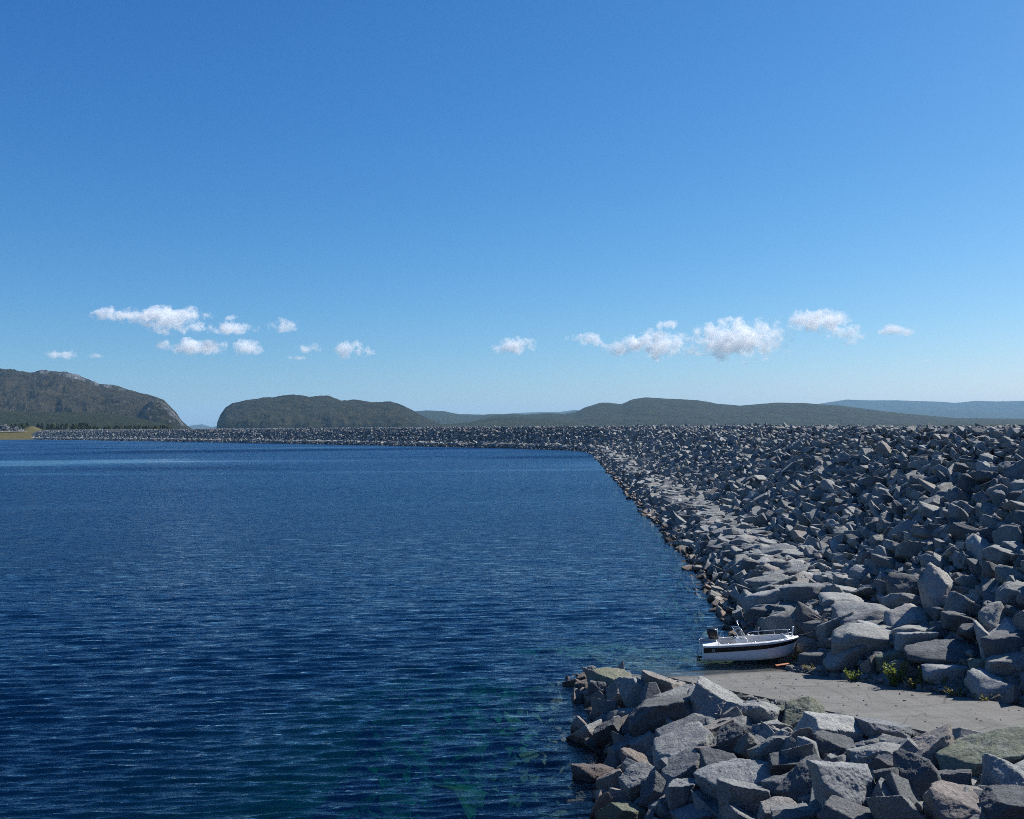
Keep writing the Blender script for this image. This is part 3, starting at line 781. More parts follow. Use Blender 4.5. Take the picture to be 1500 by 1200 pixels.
# ------------------------------------------------------------------ NEAR JETTY: boulders one by one
J = [ # px, py, w, h, material, turn, tilt, label
 (895, 997, 70, 38, 'm', 0.1, -0.15, 'greenish flat-topped boulder at the water-end tip of the near jetty'),
 (864, 983, 16, 20, 'p', 0.2, 0.4, 'little pointed pale stone sticking up from the water off the jetty tip'),
 (879, 1014, 40, 34, 'd', 0.4, 0.1, 'dark block at the water just below the flat-topped tip boulder'),
 (896, 1004, 24, 18, 'p', 0.5, 0.3, 'small bright square stone lying on the tip boulder of the jetty'),
 (931, 1016, 46, 54, 'p', 0.9, 0.5, 'upright pale boulder with pointed top, second from the jetty tip'),
 (968, 1010, 62, 46, 'g', 0.3, -0.1, 'grey boulder just below the lower left corner of the ramp'),
 (907, 1022, 36, 34, 'g', 0.3, 0.3, 'pale slope-sided stone between the tip boulder and the upright pale boulder'),
 (886, 1040, 36, 38, 'g', 0.2, 0.2, 'dark grey stone at the waterline under the jetty tip'),
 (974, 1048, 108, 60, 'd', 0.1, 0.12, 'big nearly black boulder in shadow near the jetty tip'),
 (1049, 1034, 80, 54, 'p', 0.1, -0.1, 'large pale round-topped boulder beside the lower stretch of the ramp'),
 (1110, 1046, 62, 42, 'p', 0.2, -0.05, 'pale pinkish boulder right of the large pale round-topped one by the ramp'),
 (1148, 1044, 46, 24, 'm', 0.3, 0.1, 'small greenish grey boulder touching the near edge of the ramp'),
 (1008, 1070, 78, 32, 'g', 0.1, 0.35, 'long grey slab leaning up to the right below the nearly black boulder'),
 (1002, 1098, 98, 54, 'g', 0.1, 0.35, 'long ridge-topped boulder with a sloping flank in the middle of the jetty'),
 (894, 1075, 52, 54, 'd', 0.6, 0.3, 'dark pyramid-shaped boulder at the waterline'),
 (863, 1073, 42, 18, 'r', 0.1, 0.05, 'flat reddish slab lying in the water off the jetty'),
 (947, 1091, 44, 36, 'p', 0.2, 0.4, 'pale wedge pointing up and right beside the dark pyramid-shaped boulder'),
 (911, 1102, 44, 38, 'g', 0.1, 0.1, 'squat grey stone under the pale wedge'),
 (1074, 1084, 52, 48, 'g', 0.8, 0.4, 'pointed grey boulder below the large pale round-topped one'),
 (1096, 1092, 28, 36, 'g', 1.0, 0.8, 'narrow standing stone right of the pointed grey boulder'),
 (1132, 1096, 66, 44, 'g', 0.2, 0.25, 'rough grey boulder with a peaked right end, mid jetty'),
 (1000, 1128, 74, 42, 'g', 0.1, 0.42, 'flat-faced slab tilted up to the right, below the long ridge-topped boulder'),
 (933, 1117, 48, 34, 'r', 0.3, 0.15, 'purplish stone between the waterline and the tilted slab'),
 (866, 1128, 58, 38, 'd', 0.2, 0.05, 'dark boulder half standing in the water, farthest out from the jetty side'),
 (897, 1148, 48, 46, 'r', 0.5, 0.3, 'brownish boulder with a rounded top at the waterline'),
 (938, 1147, 64, 54, 'g', 0.4, 0.45, 'smooth grey boulder leaning right, next to the brownish waterline boulder'),
 (1058, 1126, 70, 44, 'd', 0.2, 0.0, 'dark jagged boulder in the middle of the jetty'),
 (1036, 1101, 34, 22, 'r', 0.2, 0.2, 'small reddish stone wedged above the dark jagged boulder'),
 (958, 1166, 42, 38, 'p', 0.4, 0.1, 'small pale knobbly stone near the lower edge of the picture'),
 (1001, 1164, 56, 54, 'p', 0.9, 0.2, 'pale boulder with a split upper edge near the bottom of the jetty'),
 (1090, 1142, 98, 48, 'p', 0.1, 0.12, 'broad pale slab with cracks along its top, lower middle of the jetty'),
 (1097, 1176, 92, 60, 'g', 0.1, 0.0, 'large smooth round-backed boulder at the lower edge of the picture'),
 (886, 1184, 36, 34, 'r', 0.3, 0.2, 'small yellowish-brown stone at the lowest waterline'),
 (918, 1194, 60, 32, 'm', 0.1, 0.0, 'greenish boulder at the bottom edge beside the yellowish-brown stone'),
 (1022, 1192, 74, 34, 'p', 0.2, 0.2, 'pale boulder cut by the bottom edge, left of the round-backed one'),
 (1140, 1190, 62, 34, 'p', 0.1, 0.15, 'pale boulder cut by the bottom edge, right of the round-backed one'),
 (1150, 1118, 54, 30, 'g', 0.3, 0.0, 'grey flat stone under the rough peaked boulder'),
 (1154, 1150, 66, 46, 'g', 0.3, 0.3, 'grey ridged boulder right of the broad pale slab'),
 (1178, 1050, 60, 28, 'm', 0.1, 0.0, 'moss-topped slab on the near edge of the ramp'),
 (1214, 1068, 82, 58, 'p', 0.3, -0.35, 'tall pale boulder with a bright sloping top against the ramp'),
 (1222, 1092, 58, 36, 'g', 0.4, 0.2, 'grey stone lodged below the tall pale boulder'),
 (1296, 1070, 76, 42, 'p', 0.2, -0.2, 'white-topped boulder with a shaded front standing against the ramp'),
 (1286, 1108, 78, 42, 'p', 0.1, 0.1, 'low pale boulder below the white-topped one'),
 (1356, 1106, 86, 54, 'p', 0.2, 0.0, 'broad pale boulder left of the giant tilted slab'),
 (1452, 1112, 136, 92, 'm', 0.1, 0.38, 'giant greenish slab tilted up to the right at the lower right of the picture'),
 (1240, 1152, 94, 78, 'p', 0.9, 0.2, 'huge pale round-topped boulder in the lower right of the jetty'),
 (1184, 1146, 86, 66, 'g', 0.4, 0.4, 'big rough grey boulder leaning against the huge round-topped one'),
 (1303, 1150, 42, 44, 'g', 1.2, 0.1, 'narrow grey stone between the huge round-topped boulder and a black one'),
 (1346, 1146, 66, 62, 'd', 0.7, 0.1, 'black angular boulder under the broad pale boulder'),
 (1308, 1186, 60, 44, 'g', 0.3, 0.2, 'rough grey boulder at the bottom edge, right of the huge round-topped one'),
 (1412, 1180, 104, 48, 'r', 0.1, 0.1, 'wide purplish-grey boulder at the bottom edge in front of the giant slab'),
 (1484, 1144, 80, 60, 'p', 0.3, -0.25, 'pale boulder at the right edge below the giant tilted slab'),
 (1482, 1186, 80, 44, 'd', 0.2, 0.0, 'dark boulder in the bottom right corner of the picture'),
 (1172, 1192, 76, 32, 'g', 0.1, 0.1, 'grey boulder at the bottom edge under the big rough leaning one'),
 (1168, 1088, 46, 32, 'r', 0.3, -0.1, 'reddish-grey stone beside the foot of the tall pale boulder'),
 (1300, 1128, 40, 28, 'd', 0.4, 0.0, 'small dark stone under the low pale boulder'),
 (1164, 1106, 46, 26, 'g', 0.3, -0.05, 'low flat grey stone left of the stone lodged under the tall pale boulder'),
 (1250, 1206, 90, 40, 'd', 0.3, 0.0, 'dark boulder just showing at the bottom edge under the huge round-topped one'),
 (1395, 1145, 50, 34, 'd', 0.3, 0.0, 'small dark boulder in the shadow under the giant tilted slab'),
]
jp = []
for n, (px, py, w, h, mk, turn, tilt, lab) in enumerate(J):
    P = at_surf(px, py + h * 0.10, 0.1)
    if P[2] < -0.1: P = at_z(px, py + h * 0.3, -0.05)
    dist = math.hypot(P[0], P[1])
    hw, hh = 0.5 * w / F * dist, 0.5 * h / F * dist
    i = (n * 5 + 2) % NF
    if 'slab' in lab: i = 1 + 3 * (n % 7)
    if 'giant greenish' in lab: i = 9
    if 'round' in lab: i = 2 + 3 * (n % 6)
    me = fine_mesh(i, mk, 6)
    o = obj('boulder', me)
    o.location = (P[0], P[1], P[2] + hh * 0.05)
    fi = [0.62, 0.45, 0.75][i % 3]
    ca, sa = abs(math.cos(tilt)), abs(math.sin(tilt))
    hx = hw * 1.02 if abs(tilt) < 0.6 else hh
    hz = (hh * 1.0 - 0.45 * sa * hx) if abs(tilt) < 0.6 else hw
    hz = max(hz, hh * 0.5)
    hx *= 0.94; hy = hx * random.uniform(0.85, 1.05); hz = max(hz * 1.25 - 0.15 * hy, hh * 0.66)
    o.scale = (hx, hy, hz / fi)
    o.rotation_euler = (random.uniform(-.25, .35), -tilt * 1.1, (turn - 0.3) * 0.6 + random.uniform(-.35, .35) + math.pi * (n % 2))
    if n % 2: o.rotation_euler[1] *= -1
    tag(o, lab, 'boulder', 'boulders of the near jetty')
    jp.append((P[0], P[1], hw))
jp = np.array(jp)
# smaller stones that fill the gaps, and the bank outside the frame
xs = RNG.uniform(-14, 22, 5200); ys = RNG.uniform(8, 46.5, 5200)
zs = surf(xs, ys); dn = d_near(xs, ys)
ok = (dn > 2.2) & (zs > -0.3)
P = np.stack([xs, ys, zs - 0.18], 1)[ok]
u, v, dep = project(P)
n = len(P); inside = (v < 1215) & (v > 900) & (u < 1520)
s = np.where(inside, 0.34, 0.60) * np.exp(RNG.normal(0, .3, n))
sel = np.where(inside, RNG.random(n) < 0.8, RNG.random(n) < 0.45) & ~((u < 870) & (P[:, 1] < 30.5)) & ~((v > 1212) & (v - 1.5 * s * F / np.maximum(dep, 1) < 1212)) & (dep > 1); P, s = P[sel], s[sel]; n = len(P)
Z = np.stack([s * 1.2, s, s * 0.8], 1); R = euler_mats(RNG.normal(0, .5, n), RNG.normal(0, .5, n), RNG.uniform(0, 6.28, n))
fs = joined('rubble', MID, P, Z, R, M_FILL); tag(fs, 'small grey stones filling the gaps between the jetty boulders', 'rubble', kind='stuff')
# stones under water
xs = RNG.uniform(-9, 14, 5200); ys = RNG.uniform(26, 58, 5200); zs = surf(xs, ys)
ok = (zs < -0.35) & (zs > -4.0) & ((d_near(xs, ys) > 0) | (ys > 49)) & (RNG.random(5200) < 0.7)
P = np.stack([xs, ys, zs - 0.05], 1)[ok]; n = len(P)
s = 0.30 * np.exp(RNG.normal(0, .35, n)); s = np.minimum(s, -P[:, 2] * 0.6 )
Z = np.stack([s * 1.2, s, s * 0.7], 1); R = euler_mats(RNG.normal(0, .3, n), RNG.normal(0, .3, n), RNG.uniform(0, 6.28, n))
M_SUB = rock_material('submerged_rock', tint=(1.2, 1.12, 0.92), fine=2.0)
fs = joined('submerged_stones', MID, P, Z, R, M_SUB); tag(fs, 'pale stones seen through the shallow water off the jetty', 'stones', kind='stuff')

# ------------------------------------------------------------------ MOTORBOAT
M_GEL = simple('white_gelcoat', (0.74, 0.75, 0.74), 0.28, spec=0.5, noise=0.04, scale=3)
M_DECK = simple('deck_grey_white', (0.62, 0.62, 0.60), 0.55, noise=0.06, scale=6)
M_NAVY = simple('navy_stripe', (0.008, 0.009, 0.014), 0.25)
M_BLACK = simple('black_plastic', (0.012, 0.013, 0.016), 0.3)
M_STEEL = simple('stainless_steel', (0.72, 0.73, 0.75), 0.18, 1.0)
M_BOTTOM = simple('dark_antifouling', (0.02, 0.022, 0.03), 0.7)
M_SEAT = simple('grey_vinyl', (0.30, 0.30, 0.31), 0.6, noise=0.05)
M_ROPE = simple('rope', (0.12, 0.11, 0.10), 0.9)
M_LAMP = simple('lamp_white', (0.85, 0.85, 0.82), 0.3)
m_, nt_, b_, o_ = mat_new('tinted_acrylic'); M_TINT = m_
b_.inputs['Base Color'].default_value = (0.10, 0.12, 0.15, 1); b_.inputs['Roughness'].default_value = 0.05; b_.inputs['Alpha'].default_value = 0.45

def tube(pts, r, seg=8):
    pts = [Vector(p) for p in pts]; V, Fc = [], []
    for i, p in enumerate(pts):
        t = (pts[min(i + 1, len(pts) - 1)] - pts[max(i - 1, 0)]).normalized()
        a = t.orthogonal().normalized() if i == 0 else (a - t * a.dot(t)).normalized()
        b2 = t.cross(a)
        for k_ in range(seg):
            w_ = 2 * math.pi * k_ / seg; V.append(p + (a * math.cos(w_) + b2 * math.sin(w_)) * (r[i] if isinstance(r, (list, tuple)) else r))
    for i in range(len(pts) - 1):
        for k_ in range(seg):
            Fc.append((i * seg + k_, i * seg + (k_ + 1) % seg, (i + 1) * seg + (k_ + 1) % seg, (i + 1) * seg + k_))
    Fc.append(tuple(range(seg))[::-1]); Fc.append(tuple((len(pts) - 1) * seg + k_ for k_ in range(seg)))
    return V, Fc
def join(parts):
    V, Fc = [], []
    for v, f in parts:
        n0 = len(V); V += [tuple(x) for x in v]; Fc += [tuple(i + n0 for i in ff) for ff in f]
    return V, Fc
def smooth_curve(P, n=8):
    P = [np.array(p, float) for p in P]; return [tuple(x) for x in catmull(np.array(P), n)]
def rbox(cx, cy, cz, sx, sy, sz, bev=0.03, shear=None):
    bm = bmesh.new(); bmesh.ops.create_cube(bm, size=1)
    bmesh.ops.scale(bm, vec=(sx, sy, sz), verts=bm.verts[:])
    bmesh.ops.bevel(bm, geom=bm.edges[:], offset=bev, segments=3, profile=0.6, affect='EDGES')
    for v in bm.verts:
        if shear: v.co.x += shear * (v.co.z / sz)
        v.co += Vector((cx, cy, cz))
    V, Fc = [v.co[:] for v in bm.verts], []
    for i, v in enumerate(bm.verts): v.index = i
    Fc = [tuple(v.index for v in f.verts) for f in bm.faces]; bm.free(); return V, Fc

bow = at_z(1172, 936, 1.10); stern = at_z(1033, 948, 0.80)
vec = (bow - stern)[:2]; L_B = float(np.linalg.norm(vec)); head = math.atan2(vec[1], vec[0])
mid = (bow + stern) / 2
boat = thing('motorboat', 'small white open motorboat with a dark hull stripe, pulled up beside the concrete ramp', 'boat',
             (float(mid[0]), float(mid[1]) + 0.55, 0.0), head)
head -= math.radians(8)
boat.rotation_euler = (math.radians(-1.5), math.radians(-1.5), head)
HL = L_B / 2
# stations: t 0 = stern .. 1 = bow ; local x
NS = 25
def st(t):
    x = -HL + 2 * HL * t
    beam = 1.0 * (0.93 + 0.07 * math.sin(math.pi * min(t * 1.2, 1))) * (1 - max(0, (t - 0.55) / 0.45) ** 2.4) ** 0.75
    beam = max(beam, 0.015)
    sheer = 0.86 + 0.24 * t ** 1.3
    keel = 0.0 + 0.22 * max(0, (t - 0.80) / 0.20) ** 2.0
    chine_y = beam * (0.86 - 0.32 * max(0, t - 0.4) ** 1.2); chine_z = 0.13 + 0.20 * max(0, (t - 0.5) / 0.5) ** 1.7
    return x, beam, sheer, keel, chine_y, max(chine_z, keel + 0.02)
def rake(x, z, t):       # stem leans forward towards the sheer
    return x - (1 - z / 1.12) * 0.42 * max(0, (t - 0.7) / 0.3) ** 1.4 + (0.0 if t > 0.12 else -(0.16 - z * 0.1) * 0)
def section(t):
    x, beam, sheer, keel, cy2, cz2 = st(t)
    s1 = cz2 + (sheer - cz2) * (0.55 + 0.17 * t); s2 = cz2 + (sheer - cz2) * 0.90
    def Y(z): f = (z - cz2) / (sheer - cz2); return cy2 + (beam - cy2) * f ** 0.8
    return x, [(0.0, keel), (cy2 * 0.5, (keel + cz2) * 0.48), (cy2, cz2), (Y(cz2 + .25 * (sheer - cz2)), cz2 + .25 * (sheer - cz2)), (Y(s1), s1), (Y(s2), s2), (beam, sheer)]
ts_ = [i / (NS - 1) for i in range(NS)]
def loft(i0, i1, off=0.0, sides=(1, -1), stripe_cut=False):
    parts = []
    for sg in sides:
        V, Fc = [], []; m = i1 - i0 + 1
        for t in ts_:
            x, S = section(t)
            for (y, z) in S[i0:i1 + 1]: V.append((rake(x, z, t), sg * (y + off), z))
        for a in range(NS - 1):
            for b2 in range(m - 1):
                q_ = (a * m + b2, (a + 1) * m + b2, (a + 1) * m + b2 + 1, a * m + b2 + 1)
                Fc.append(q_ if sg < 0 else q_[::-1])
        parts.append((V, Fc))
    return parts
def mk(name, V, Fc, mat, smooth=False, parent=boat):
    me = mesh_np(name, V, Fc, smooth); return obj(name, me, mat, parent)
hull = loft(0, 6)
# transom
x, S = section(0.0); tv = [(x, -y, z) for y, z in S[::-1]] + [(x, y, z) for y, z in S[1:]]
hull.append((tv, [tuple(range(len(tv)))]))
V, Fc = join(hull); hu = mk('hull', V, Fc, M_GEL, True)
for e in (): pass
V, Fc = join(loft(0, 1, 0.006)); mk('hull_bottom', V, Fc, M_BOTTOM, True)
V, Fc = join(loft(4, 5, 0.012)); mk('hull_stripe', V, Fc, M_NAVY, True)
# rub rail
parts = []
for sg in (1, -1):
    parts.append(tube([(rake(section(t)[0], section(t)[1][6][1], t), sg * section(t)[1][6][0], section(t)[1][6][1]) for t in ts_], 0.035, 8))
V, Fc = join(parts); mk('rub_rail', V, Fc, M_GEL, True)
# deck rim (gunwale) from sheer inwards, coaming down to the floor
def inner_w(t):
    b = st(t)[1]; return max(b - (0.17 if t < 0.8 else 0.17 + 0.0), 0.0)
V, Fc = [], []
t0, t1 = 0.13, 0.885
for t in ts_:
    x, beam, sheer = st(t)[:3]; iw = inner_w(t) if t0 <= t <= t1 else 0.0
    xr = rake(x, sheer, t)
    V += [(xr, -beam, sheer + .012), (xr, -(beam + iw) / 2 if iw else -beam * .5, sheer + 0.05), (xr, -iw, sheer + 0.055), (xr, iw, sheer + 0.055), (xr, (beam + iw) / 2 if iw else beam * .5, sheer + 0.05), (xr, beam, sheer + .012)]
for a in range(NS - 1):
    for b2 in range(5):
        if b2 == 2: 
            if ts_[a] >= t0 and ts_[a + 1] <= t1: continue
        Fc.append((a * 6 + b2, (a + 1) * 6 + b2, (a + 1) * 6 + b2 + 1, a * 6 + b2 + 1))
mk('deck', V, Fc, M_DECK, False)
V, Fc = [], []
idx = [a for a in range(NS) if t0 <= ts_[a] <= t1]
for a in idx:
    t = ts_[a]; x, beam, sheer = st(t)[:3]; iw = inner_w(t); xr = rake(x, sheer, t)
    fz = 0.30 if t < 0.62 else 0.46
    V += [(xr, -iw, sheer + .055), (xr, -iw * .93, fz), (xr, 0, fz), (xr, iw * .93, fz), (xr, iw, sheer + .055)]
for a in range(len(idx) - 1):
    for b2 in range(4): Fc.append((a * 5 + b2, (a + 1) * 5 + b2, (a + 1) * 5 + b2 + 1, a * 5 + b2 + 1))
Fc.append((0, 1, 2, 3, 4)); n_ = (len(idx) - 1) * 5; Fc.append((n_ + 4, n_ + 3, n_ + 2, n_ + 1, n_))
mk('cockpit', V, Fc, M_DECK, False)
# seats
V, Fc = join([rbox(-HL + 0.75, 0, 0.60, 0.5, 1.5, 0.34, 0.05)]); mk('seat', V, Fc, M_SEAT, True)
V, Fc = join([rbox(0.05, -0.42, 0.62, 0.42, 0.55, 0.5, 0.05)]); mk('seat', V, Fc, M_SEAT, True)
V, Fc = join([rbox(HL * 0.45, 0, 0.66, 0.9, 0.9, 0.26, 0.06)]); mk('bow_locker', V, Fc, M_DECK, True)
# console with screen, on the far side
cons = mk('console', *rbox(-0.35, 0.25, 0.72, 0.60, 0.66, 0.72, 0.07, shear=-0.16), M_GEL, True)
xs0, zs0 = -0.50, 1.20
Vw, Fw = [], []
arc = [(-0.42, 0.40), (-0.30, 0.10), (0.0, -0.02), (0.30, 0.10), (0.42, 0.40)]
for k_, (yy, back) in enumerate(arc):
    Vw += [(-0.12 - back * 0.9, 0.25 + yy, 1.05), (-0.42 - back * 0.9, 0.25 + yy * 0.9, 1.56)]
for k_ in range(4): Fw.append((k_ * 2, k_ * 2 + 2, k_ * 2 + 3, k_ * 2 + 1))
ws = mk('windscreen', Vw, Fw, M_TINT, True)
V, Fc = join([tube([Vw[1], Vw[3], Vw[5], Vw[7], Vw[9]], 0.016), tube([Vw[0], Vw[1]], 0.016), tube([Vw[8], Vw[9]], 0.016), tube([Vw[4], Vw[5]], 0.014)])
mk('screen_frame', V, Fc, M_STEEL, True, ws)
V, Fc = tube([(-0.72 + 0.17 * math.cos(a), 0.25 + 0.17 * math.sin(a), 1.08 + 0.10 * math.cos(a)) for a in np.linspace(0, 2 * math.pi, 17)], 0.016)
mk('steering_wheel', V, Fc, M_BLACK, True)
# masts and lamps
p_ = mk('light_pole', *tube([(-0.28, 0.02, 1.02), (-0.58, -0.02, 1.88)], 0.018), M_STEEL, True)
bm = bmesh.new(); bmesh.ops.create_uvsphere(bm, u_segments=12, v_segments=8, radius=0.05)
lampV = [v.co[:] for v in bm.verts]; lampF = [tuple(v.index for v in f.verts) for f in bm.faces]; bm.free()
mk('lamp', [(a - 0.59, b2 - 0.02, c + 1.92) for a, b2, c in lampV], lampF, M_LAMP, True, p_)
p_ = mk('bow_post', *tube([(HL - 0.30, 0, 1.10), (HL - 0.24, 0, 1.55)], [0.035, 0.026]), M_GEL, True)
mk('lamp', [(a + HL - 0.235, b2, c + 1.58) for a, b2, c in lampV], lampF, M_LAMP, True, p_)
mk('antenna', *tube([(-HL + 0.78, -0.80, 0.86), (-HL + 0.74, -0.78, 1.75)], 0.011, 6), M_GEL, True)
# bow rails and grab rails
for sg in (1, -1):
    pts = []
    for t, up in ((0.50, 0.02), (0.535, 0.17), (0.62, 0.20), (0.74, 0.23), (0.86, 0.26), (0.935, 0.27)):
        x, beam, sheer = st(t)[:3]; pts.append((rake(x, sheer, t), sg * max(beam - 0.09, 0.05), sheer + 0.05 + up))
    parts = [tube(smooth_curve(pts, 5), 0.014)]
    for t, up in ((0.62, 0.20), (0.78, 0.24), (0.91, 0.265)):
        x, beam, sheer = st(t)[:3]; y = sg * max(beam - 0.09, 0.05)
        parts.append(tube([(rake(x, sheer, t) + 0.07, y, sheer + 0.04), (rake(x, sheer, t), y, sheer + 0.05 + up)], 0.012))
    mk('bow_rail', *join(parts), M_STEEL, True)
    x0 = -HL * 0.62
    mk('grab_rail', *tube(smooth_curve([(x0, sg * .84, .83), (x0 + .03, sg * .84, .96), (x0 + .30, sg * .85, .98), (x0 + .42, sg * .85, .85)], 5), 0.013), M_STEEL, True)
    for t in (0.16, 0.52, 0.86):
        x, beam, sheer = st(t)[:3]
        mk('cleat', *join([tube([(x - .07, sg * (beam - .07), sheer + .10), (x + .07, sg * (beam - .07), sheer + .10)], 0.011), tube([(x, sg * (beam - .07), sheer + .03), (x, sg * (beam - .07), sheer + .10)], 0.013)]), M_STEEL, True)
# emblem ring on the stripe near the stern and the row of small letters behind it
x, S = section(0.10); ez = (S[4][1] + S[5][1]) / 2; ey = -(S[4][0] + S[5][0]) / 2 - 0.03
mk('emblem', *tube([(x + 0.055 * math.cos(a), ey, ez + 0.055 * math.sin(a)) for a in np.linspace(0, 2 * math.pi, 17)], 0.012), M_DECK, True)
# outboard engine
eng = mk('outboard_motor', *rbox(-HL + 0.62, 0.1, 1.30, 0.56, 0.42, 0.58, 0.20, shear=-0.12), M_BLACK, True)
mk('motor_leg', *join([rbox(-HL + 0.03, 0.1, 0.55, 0.10, 0.12, 0.5, 0.04), rbox(-HL - 0.10, 0.1, 0.30, 0.30, 0.24, 0.03, 0.012), rbox(-HL - 0.06, 0.1, 0.14, 0.30, 0.10, 0.10, 0.04)]), M_BLACK, True, eng)
mk('motor_bracket', *rbox(-HL + 0.36, 0.1, 0.93, 0.80, 0.28, 0.30, 0.05), M_SEAT, True, eng)
pv, pf = [], []
for k_ in range(3):
    a = k_ * 2.094; c0 = (-HL - 0.24, 0.1, 0.14); n0 = len(pv)
    for r_, w_ in ((0.03, .3), (0.14, .45), (0.19, .2)):
        pv += [(c0[0] + .02, r_ * math.cos(a - w_ * .6), c0[2] + r_ * math.sin(a - w_ * .6)), (c0[0] - .03, r_ * math.cos(a + w_ * .6), c0[2] + r_ * math.sin(a + w_ * .6))]
    pf += [(n0, n0 + 1, n0 + 3, n0 + 2), (n0 + 2, n0 + 3, n0 + 5, n0 + 4)]
mk('propeller', pv, pf, M_BLACK, False, eng)

# mooring rope from the bow to the stones
Mb = Matrix.LocRotScale(boat.location, boat.rotation_euler, None)
bw = Mb @ Vector((HL - 0.2, 0, 1.15)); a2 = at_surf(1207, 916, 0.6)
pts = []
for f in np.linspace(0, 1, 10):
    p = Vector(bw).lerp(Vector(a2), f); p.z -= 0.25 * 4 * f * (1 - f) * 0.5; pts.append(p)
rope = obj('mooring_rope', mesh_np('mooring_rope', *tube(pts, 0.022, 6), True), M_ROPE)
tag(rope, 'dark mooring rope running from the bow of the motorboat to the boulders', 'rope')

# orange-brown plank lying at the ramp corner beside the bow
M_PLANK = simple('orange_wood', (0.42, 0.16, 0.07), 0.8, noise=0.25, scale=6)
pl = at_surf(1146, 975, 0.12)
plank = obj('plank', mesh_np('plank', *rbox(0, 0, 0, 0.72, 0.16, 0.05, 0.012), False), M_PLANK, None, (pl[0], pl[1], pl[2] + .04))
plank.rotation_euler = (0.1, -0.06, 0.25); tag(plank, 'short orange-brown plank on the gravel below the bow of the motorboat', 'plank')

# driftwood root lying on the stones right of the bow
M_DRIFT = simple('driftwood', (0.30, 0.27, 0.24), 0.9, noise=0.2, scale=9)
dr = at_surf(1203, 908, 0.75); parts = []
for k_ in range(9):
    a = random.uniform(-0.6, 2.6); l = random.uniform(0.5, 1.1); up = random.uniform(-0.35, 0.45)
    p0 = Vector((0, 0, 0)); p3 = Vector((math.cos(a) * l, random.uniform(-.3, .3), up + math.sin(a) * l * 0.5))
    pm = (p0 + p3) / 2 + Vector((0, 0, random.uniform(-.05, .18)))
    parts.append(tube(smooth_curve([p0, pm, p3], 4), [0.035 - 0.0030 * i for i in range(9)], 6))
dw = obj('driftwood', mesh_np('driftwood', *join(parts), True), M_DRIFT, None, tuple(dr)); tag(dw, 'bleached driftwood root on the boulders just behind the bow of the motorboat', 'driftwood')

# ------------------------------------------------------------------ PLANTS along the ramp
def leaf_material(name, c1, c2):
    m, nt, b, out = mat_new(name); q = NT(nt)
    geo = q.n('ShaderNodeNewGeometry')
    q.L(q.ramp(geo.outputs['Random Per Island'], [(0, c1), (1, c2)]), b.inputs['Base Color'])
    b.inputs['Roughness'].default_value = 0.55
    tl = q.n('ShaderNodeBsdfTranslucent'); q.L(q.ramp(geo.outputs['Random Per Island'], [(0, c1), (1, c2)]), tl.inputs['Color'])
    mx = q.n('ShaderNodeMixShader'); mx.inputs[0].default_value = 0.45
    q.L(b.outputs[0], mx.inputs[1]); q.L(tl.outputs[0], mx.inputs[2]); q.L(mx.outputs[0], out.inputs['Surface'])
    return m
M_LEAF = leaf_material('willow_leaf', (0.07, 0.12, 0.018), (0.21, 0.25, 0.045))
M_WEED = leaf_material('weed_leaf', (0.10, 0.12, 0.03), (0.30, 0.24, 0.06))
M_STEM = simple('stem', (0.12, 0.09, 0.04), 0.9)
def plant(name, px, py, h, w, nst, label, mat, cat='plant', dens=14, leaf=0.05):
    base = at_surf(px, py, 0.05)
    root = thing(name, label, cat, tuple(base), 0)
    SV, LV, LF = [], [], []
    for s_ in range(nst):
        a = random.uniform(0, 6.28); r0 = random.uniform(0, .3) * w
        b0 = Vector((math.cos(a) * r0, math.sin(a) * r0, -0.05)); hh = h * random.uniform(0.5, 1.0)
        tip = b0 + Vector((math.cos(a) * w * random.uniform(.2, .6), math.sin(a) * w * random.uniform(.2, .6), hh))
        pts = [b0, (b0 + tip) / 2 + Vector((0, 0, hh * .12)), tip]
        SV.append(tube(smooth_curve(pts, 3), [0.008, .008, .007, .006, .005, .004, .003][:7], 5))
        for k_ in range(dens):
            f = 0.12 + 0.88 * k_ / dens; p = b0.lerp(tip, f) + Vector((0, 0, hh * .12 * 4 * f * (1 - f) * .5))
            d = Vector((random.gauss(0, 1), random.gauss(0, 1), random.uniform(0.1, 1.2))).normalized()
            sd = d.cross(Vector((random.gauss(0, 1), random.gauss(0, 1), random.gauss(0, 1)))).normalized()
            L_ = leaf * random.uniform(.8, 1.7); n0 = len(LV)
            LV += [p, p + d * L_ * .5 + sd * L_ * .28, p + d * L_, p + d * L_ * .5 - sd * L_ * .28]; LF.append((n0, n0 + 1, n0 + 2, n0 + 3))
    obj('stems', mesh_np('stems', *join(SV), True), M_STEM, root)
    obj('foliage', mesh_np('foliage', LV, LF, False), mat, root)
plant('willow_bush', 1312, 1004, 1.15, 0.8, 20, 'tallest green leafy willow bush at the far edge of the ramp', M_LEAF, 'bush', 22, 0.10)
plant('weed', 1248, 996, 0.55, 0.6, 14, 'low bright green weed tuft between the boat and the tallest bush', M_LEAF, 'plant', 12, 0.08)
plant('weed', 1337, 1007, 0.55, 0.6, 14, 'yellowish weed tuft just right of the tallest bush', M_WEED, 'plant', 12, 0.08)
plant('weed', 1352, 1003, 0.95, 0.4, 9, 'thin upright weed second to the right of the tallest bush', M_LEAF, 'plant', 12, 0.07)
plant('weed', 1374, 1006, 0.7, 0.6, 12, 'spindly weed in front of the pale boulder at the ramp edge', M_LEAF, 'plant', 11, 0.07)
plant('weed', 1397, 1018, 0.4, 0.7, 14, 'low sprawling weed on the gravel near the right end of the ramp edge', M_WEED, 'plant', 11, 0.07)
plant('weed', 1188, 982, 0.35, 0.6, 10, 'low weed in the gravel nearest the bow of the motorboat', M_WEED, 'plant', 10, 0.06)
